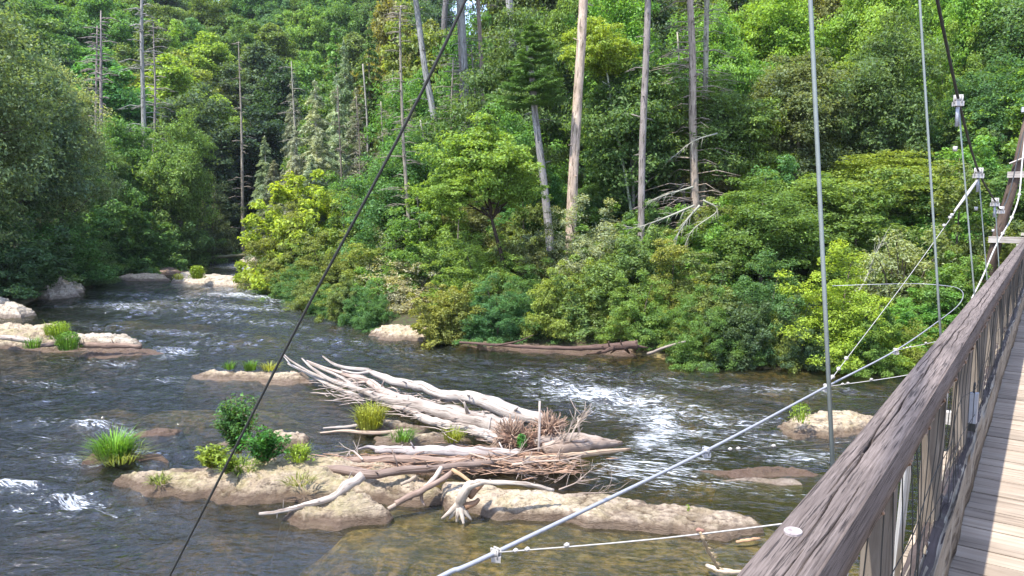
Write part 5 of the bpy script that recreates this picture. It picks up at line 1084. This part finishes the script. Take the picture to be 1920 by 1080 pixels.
# stump with a bent stem and claw roots
rt, o, Q = log('driftwood_stump', [(862, 955, .16), (866, 932, .40), (880, 912, .60), (905, 905, .66), (950, 905, .66), (1000, 910, .58), (1038, 920, .46)], [.09, .10, .085, .05, .045, .04, .035], 'bleached stump with claw roots and a bent stem', cat='stump', group=None, color=(1.3, 1.24, 1.12), sides=10)
b = MB(); c = on(862, 952, .2) - o
for px, py, z, r in [(828, 972, .02, .05), (842, 974, .0, .045), (856, 980, -.02, .05), (870, 984, -.02, .05), (884, 975, .02, .055), (850, 966, .05, .04), (876, 968, .06, .05)]:
    q = on(px, py, z) - o; b.tube(bez([c + np.array([0, 0, .08]), c + (q - c) * .55 + np.array([0, -.02, .03]), q], 4), lerp_r(r * 1.3, .014, 9), 7, True, .12)
link('roots', b.mesh('roots', True), M['drift'], rt, color=(1.25, 1.18, 1.05))
b = MB(); q = [on(880, 930, .42) - o, on(895, 915, .5) - o, on(905, 908, .52) - o]; b.tube(bez(q, 3), lerp_r(.07, .03, 7), 7, True, .1); q = [on(872, 950, .25) - o, on(890, 943, .3) - o, on(898, 936, .34) - o]; b.tube(bez(q, 3), lerp_r(.06, .03, 7), 7, True, .1)
link('side_root', b.mesh('side_root', True), M['root'], rt, color=(1, .8, .6))
# root ball at the butt of the logs
rb_o = on(975, 830, .32); rb = empty('root_ball', rb_o, 'tangled spiky root ball at the butt end of the logs', 'roots')
def root_burst(cx, cy, z, R, n, seed, mname, color, up=.3, sq=.8):
    r = random.Random(seed); c = on(cx, cy, z) - rb_o; b = MB()
    for i in range(n):
        a = r.uniform(0, 2 * PI); e = math.asin(r.uniform(-.5, 1)); d = np.array([math.cos(a) * math.cos(e), math.sin(a) * math.cos(e) * sq, math.sin(e) + up * .2]); ln = R * r.uniform(.65, 1.15)
        s_ = c + d * R * .2; k = s_ + d * ln * .5 + np.array([r.uniform(-.1, .1) for _ in range(3)]) * R; t_ = c + d * ln + np.array([r.uniform(-.12, .12) for _ in range(3)]) * R
        rr = r.uniform(.007, .019); b.tube(bez([s_, k, t_], 3), lerp_r(rr * 1.4, rr * .3, 7), 5, True, .1)
    link(mname, b.mesh(mname, True), M['root'], rb, color=color)
    # the earthy heart of the ball
    r2 = np.random.default_rng(seed); dd = sphere_dirs(220, r2); hull = bpy.data.meshes.new('core'); import bmesh as bm_
    bm = bm_.new(); bm_.ops.create_icosphere(bm, subdivisions=4, radius=R * .56)
    V = np.array([v.co[:] for v in bm.verts]); k = 1 + .38 * fbm(V * 6 / R * .6 + seed, 3, seed)
    for v, kk in zip(bm.verts, k): v.co = Vector((v.co.x * kk, v.co.y * kk * .8, v.co.z * kk * .85)) + Vector(c)
    bm.to_mesh(hull); bm.free(); g = hull.attributes.new('grain', 'FLOAT_VECTOR', 'POINT'); cc = np.empty(len(hull.vertices) * 3, np.float32); hull.vertices.foreach_get('co', cc); g.data.foreach_set('vector', cc)
    link('root_core', hull, M['root'], rb, color=(.55, .45, .4))
root_burst(958, 822, .48, .42, 240, 1, 'root_tangle', (1.0, .95, .88)); root_burst(1030, 806, .56, .38, 240, 2, 'root_tangle', (1.15, 1.08, 1.0)); root_burst(985, 835, .35, .42, 130, 3, 'root_tangle', (.9, .75, .65))
# bare branches sticking out of the jam
def bare_branch(pts, r, label, seed, color=(1.1, 1.0, .88), nb=9, spread=.3):
    P = [on(*q) for q in pts]; o = P[0]; root = empty('bare_branch', o, label, 'branch', 'bare branches of the jam'); Q = bez([p - o for p in P], 5); b = MB(); b.tube(Q, lerp_r(r, r * .25, len(Q)), 6, True, .05)
    link('limb', b.mesh('limb', True), M['drift'], root, color=color); b = MB(); rr = random.Random(seed)
    for i in range(nb):
        j = rr.randrange(2, len(Q) - 1); d = Q[j + 1] - Q[j - 1]; d /= np.linalg.norm(d); L = rr.uniform(.15, .5); v = d * .6 + np.array([rr.uniform(-1, 1), rr.uniform(-.4, .4), rr.uniform(-.6, 1)]) * spread * 2; v /= np.linalg.norm(v)
        m = Q[j] + v * L * .5 + np.array([rr.uniform(-.04, .04) for _ in range(3)]); e = Q[j] + v * L; b.tube([Q[j], m, e], [r * .4, r * .3, r * .12], 4)
        v2 = v + np.array([rr.uniform(-.7, .7) for _ in range(3)]); b.tube([m, m + v2 * L * .4], [r * .25, r * .08], 3)
    link('twigs', b.mesh('twigs', True), M['drift'], root, color=color)
bare_branch([(1062, 850, .25), (1070, 820, .6), (1085, 790, .9), (1100, 765, 1.15)], .026, 'bare branch rising from the split stub', 1, nb=14)
bare_branch([(1040, 850, .3), (1058, 825, .55), (1075, 790, .9)], .018, 'thin bare branch rising beside the taller one', 2, nb=12)
bare_branch([(1085, 852, .2), (1075, 875, .15), (1055, 895, .1), (1040, 905, .12)], .02, 'forked bare branch hanging toward the slab', 3, (1.0, .85, .75), 10)
bare_branch([(1048, 918, .05), (1080, 905, .12), (1095, 892, .2), (1110, 880, .34)], .016, 'bare branch lying between the slab and the white water', 4, (1.0, .88, .78), 14)
bare_branch([(1085, 925, .02), (1130, 924, .08), (1170, 922, .05)], .012, 'low thin branch lying on the dark water behind the slab', 5, (1.0, .88, .78), 8)
bare_branch([(975, 868, .3), (978, 882, .18), (985, 895, .05)], .02, 'short pale forked branch hanging below the jam', 6, (1.2, 1.05, .95), 6)
bare_branch([(1040, 868, .25), (1042, 880, .15), (1038, 890, .03)], .026, 'stubby pale branch hanging below the upright stick', 7, (1.1, .95, .85), 3)
bare_branch([(960, 872, .34), (1000, 866, .38), (1060, 862, .4), (1095, 852, .42)], .03, 'crooked pale branch across the front of the root ball', 8, (1.1, .95, .82), 12)
bare_branch([(880, 850, .34), (930, 862, .36), (985, 846, .46), (1050, 830, .6)], .022, 'grey branch slung over the lilac log', 9, (.9, .78, .68), 14)
bare_branch([(680, 862, .35), (660, 845, .42), (648, 858, .36)], .02, 'twisted twig at the tip of the lilac log', 10, (1.0, .9, .8), 8)
# litter of fine sticks caught in the jam
b = MB(); rr = random.Random(77)
for i in range(620):
    if rr.random() < .62: px, py = rr.uniform(600, 1080), rr.uniform(852, 888)
    else: px, py = rr.gauss(985, 55), rr.gauss(852, 14)
    z = rr.uniform(.10, .34); p = on(px, py, z); a = rr.gauss(0, .45) + (PI if rr.random() < .5 else 0); L = rr.uniform(.15, .65); d = np.array([math.cos(a), math.sin(a) * .8, rr.uniform(-.18, .18)])
    b.tube([p - d * L * .5, p + np.array([0, 0, rr.uniform(-.04, .05)]), p + d * L * .5], [.005, rr.uniform(.006, .013), .003], 4)
o = link('stick_litter', b.mesh('stick_litter', True), M['root'], None, 'tangle of fine brown sticks caught in the log jam', None, None, 'stuff', (1.2, 1.05, .92))
b = MB(); rr = random.Random(78)
for i in range(260):
    t_ = rr.random(); px, py = 600 + 380 * t_ + rr.gauss(0, 22), 715 + 95 * t_ + rr.gauss(0, 16); p = on(px, py, rr.uniform(.15, .45)); a = rr.gauss(-.45, .4); L = rr.uniform(.2, .9); d = np.array([math.cos(a), math.sin(a), rr.uniform(-.15, .2)])
    b.tube([p - d * L * .5, p + np.array([0, 0, rr.uniform(-.05, .05)]), p + d * L * .5], [.006, rr.uniform(.007, .016), .003], 4)
link('twig_litter', b.mesh('twig_litter', True), M['drift'], None, 'bleached twigs caught between the pale logs', None, None, 'stuff', (1.05, .95, .88))
# frayed rope tied to the lowest guy wire
p = [on(1312, 1000, hw - .16), on(1322, 1022, hw - .5), on(1332, 1045, hw - .8), on(1345, 1062, hw - 1.1)]
cl = onz(930, 1036, hw); s_ = cl[0] * bd[0] + cl[1] * bd[1]; e = h2(-.60, s_ + .1, -1.44); tt = [cl + (e - cl) * q for q in np.linspace(.1, .99, 200)]; g = min(tt, key=lambda q: abs(proj(q)[0] - 1312))
px0, py0 = proj(g); rp = empty('frayed_rope', g, 'frayed pale rope with a reddish knot hanging from the lowest guy wire', 'rope'); b = MB(); pts = [np.zeros(3)] + [at(px, py, g[1] * (1 + .02 * i)) - g for i, (px, py) in enumerate([(px0 + 6, py0 + 16), (px0 + 14, py0 + 36), (px0 + 26, py0 + 56), (px0 + 34, py0 + 70)])]
Q = bez(pts, 5); b.tube(Q, [.010 + .003 * math.sin(i * 1.9) for i in range(len(Q))], 6, True, .2)
for i in range(2, len(Q)):
    for k in range(2): d = np.array([random.uniform(-.2, 1), random.uniform(-.3, .3), random.uniform(-.4, .4)]) * .045; b.tube([Q[i], Q[i] + d], [.005, .001], 4)
link('strand', b.mesh('strand', True), M['drift'], rp, color=(1.4, 1.2, .85))
b = MB(); b.tube([(-.022, 0, .002), (-.008, 0, .008), (.008, .0, .0), (.022, 0, .003)], [.006, .012, .012, .006], 7, True, .2); link('knot', b.mesh('knot', True), M['drift'], rp, color=(1.0, .62, .52))
log('driftwood_branch', [(1325, 1060, .05), (1345, 1068, .12), (1370, 1072, .12), (1400, 1073, .06)], [.03, .045, .04, .02], 'pale branch in the clear shallows below the frayed rope', cat='branch', group='loose branches', color=(1.3, 1.15, .9))
log('driftwood_branch', [(1380, 1016, .03), (1400, 1013, .05), (1425, 1010, .04)], [.02, .03, .02], 'small orange stick at the tip of the slab', cat='branch', group='loose branches', color=(1.2, .8, .5))
# ------------------------------------------------------------------ grasses and shrubs on the rocks
def tuft(px, py, z, Hh, Wd, n, color, label, cat='grass tuft', name='grass_tuft', leafy=0, lw=.07, bw=.010, seed=None, group='grass tufts on the river rocks'):
    p = on(px, py, z); m = tuft_mesh(name, n, Hh, Wd, seed or int(px + py), bw, leafy, lw); return link(name, m, None, None, label, cat, group, color=color, loc=p)
G1, G2, G3 = (.26, .36, .05), (.12, .24, .04), (.34, .36, .06)
tuft(214, 855, .10, .50, .95, 520, (.17, .33, .05), 'dense bright grass tuft on the reddish ledge')
tuft(694, 800, .14, .55, .85, 360, G3, 'yellow grass tuft beside the bleached logs', leafy=500, lw=.05)
tuft(850, 826, .15, .28, .6, 160, G3, 'thin yellow grass on the flat tan slab')
tuft(470, 694, .22, .32, .5, 160, G2, 'green grass tuft on the long tan rock'); tuft(505, 694, .22, .26, .7, 120, G3, 'yellowish short grass on the long tan rock'); tuft(430, 692, .18, .26, .5, 90, G2, 'small grass blades at the left end of the long tan rock')
tuft(112, 634, .42, .6, .9, 260, G1, 'bright grass at the top of the left islet', leafy=300, lw=.09); tuft(128, 655, .30, .6, .9, 240, G2, 'darker grass draping the stones of the left islet', leafy=300, lw=.09); tuft(60, 652, .35, .4, .8, 120, G2, 'sparse grass between the logs of the left islet')
tuft(98, 626, .4, .5, .8, 160, G1, 'yellow-green grass behind the flat islet rock')
tuft(370, 522, .55, .8, 1.1, 200, G1, 'round green clump on the white rock ridge', leafy=700, lw=.13); tuft(335, 524, .55, .35, .8, 80, G3, 'low yellow growth at the end of the white rock ridge', leafy=150, lw=.1)
tuft(1500, 790, .36, .42, .55, 30, G1, 'small plant on the pale humped rock', leafy=150, lw=.07); tuft(1290, 958, .32, .10, .06, 5, G1, 'tiny seedling on the long slab', leafy=14, lw=.04)
tuft(978, 838, .42, .26, .22, 20, (.08, .25, .05), 'small green sprout in the middle of the root ball', leafy=220, lw=.05)
tuft(300, 905, .16, .14, .5, 70, (.22, .26, .07), 'dry thin weeds on the low end of the mossy island', leafy=60, lw=.035)
tuft(560, 905, .34, .12, .7, 80, (.24, .25, .08), 'short dry weeds on the mossy crest of the island', leafy=60, lw=.03)
tuft(225, 862, .1, .3, 1.3, 160, (.24, .28, .09), 'straw coloured ragged blades around the bright grass tuft', leafy=60, lw=.04)
tuft(455, 882, .26, .2, .9, 120, (.20, .28, .06), 'ragged weeds at the foot of the leafy shrubs', leafy=220, lw=.045)
tuft(755, 825, .15, .25, .7, 100, G2, 'faint green grass behind the flat tan slab', leafy=80, lw=.05)
tuft(560, 862, .45, .28, .6, 90, G1, 'yellow-green leaves at the back of the mossy island', leafy=260, lw=.06)
def leafy_shrub(px, py, z, Hh, Wd, nst, nl, color, label, lw, seed, name='leafy_shrub'):
    p = on(px, py, z); r = np.random.default_rng(seed); root = empty(name, p, label, 'shrub', 'leafy shrubs on the mossy island'); b = MB(); C = []; A = []
    for i in range(nst):
        a = r.uniform(0, 2 * PI); o_ = np.array([math.cos(a), math.sin(a), 0]) * Wd * .42 * r.uniform(.1, 1); hh = Hh * r.uniform(.5, 1.0) * (1 - .3 * np.linalg.norm(o_) / Wd)
        Q = bez([o_ * .12, o_ * .45 + np.array([0, 0, hh * .55]), o_ + np.array([0, 0, hh])], 4); b.tube(Q, lerp_r(.014, .004, len(Q)), 4)
        m = nl // nst; t = (r.random(m) ** .75) * .92 + .08; idx = t * (len(Q) - 1.001); i0 = idx.astype(int); Qa = np.array(Q); ctr = Qa[i0] + (Qa[i0 + 1] - Qa[i0]) * (idx - i0)[:, None]
        d = sphere_dirs(m, r); d[:, 2] = d[:, 2] * .5 + .2; C.append(ctr + d * lw * r.uniform(.5, 1.5, (m, 1))); A.append(d)
    C = np.concatenate(C); A = np.concatenate(A); V, F = leaves(C, np.array([0, 0, 1.0]) + r.normal(size=(len(C), 3)) * .5, lw, .42, r, .1, A); m = np_mesh('foliage', V, F); m.materials.append(M['grass'])
    link('stems', b.mesh('stems', True), M['twig'], root, color=(.25, .22, .1)); link('foliage', m, None, root, color=color); return root
leafy_shrub(447, 850, .30, 1.18, 1.0, 26, 2600, (.09, .20, .055), 'tallest green leafy shrub on the mossy island, behind the stay cable', .085, 1)
leafy_shrub(497, 866, .42, .62, 1.15, 34, 3000, (.06, .19, .035), 'deep green low shrub on the crest of the mossy island', .075, 2)
leafy_shrub(395, 876, .28, .42, .95, 30, 2000, (.22, .30, .04), 'yellow-green low shrub at the upstream end of the mossy island', .07, 3)
leafy_shrub(425, 888, .34, .34, .55, 20, 900, (.20, .29, .04), 'yellow-green leaf clump in front of the stay cable on the island', .065, 4)
#leafy_shrub(60, 560, .5, .9, 2.2, 20, 900, (.03, .07, .02), 'dark drooping foliage over the bank stones', .14, 5)
# ------------------------------------------------------------------ the air of the valley
t = NT('valley_air'); pv = t.n('ShaderNodeVolumePrincipled'); pv.inputs['Color'].default_value = (.80, .88, 1.0, 1); pv.inputs['Density'].default_value = .00016; pv.inputs['Anisotropy'].default_value = .2
t.l(pv.outputs[0], t.out.inputs['Volume'])
b = MB(); b.box((-900, -900, -6), (900, 1500, 95)); o = link('haze', b.mesh('haze'), t.m, kind='stuff')
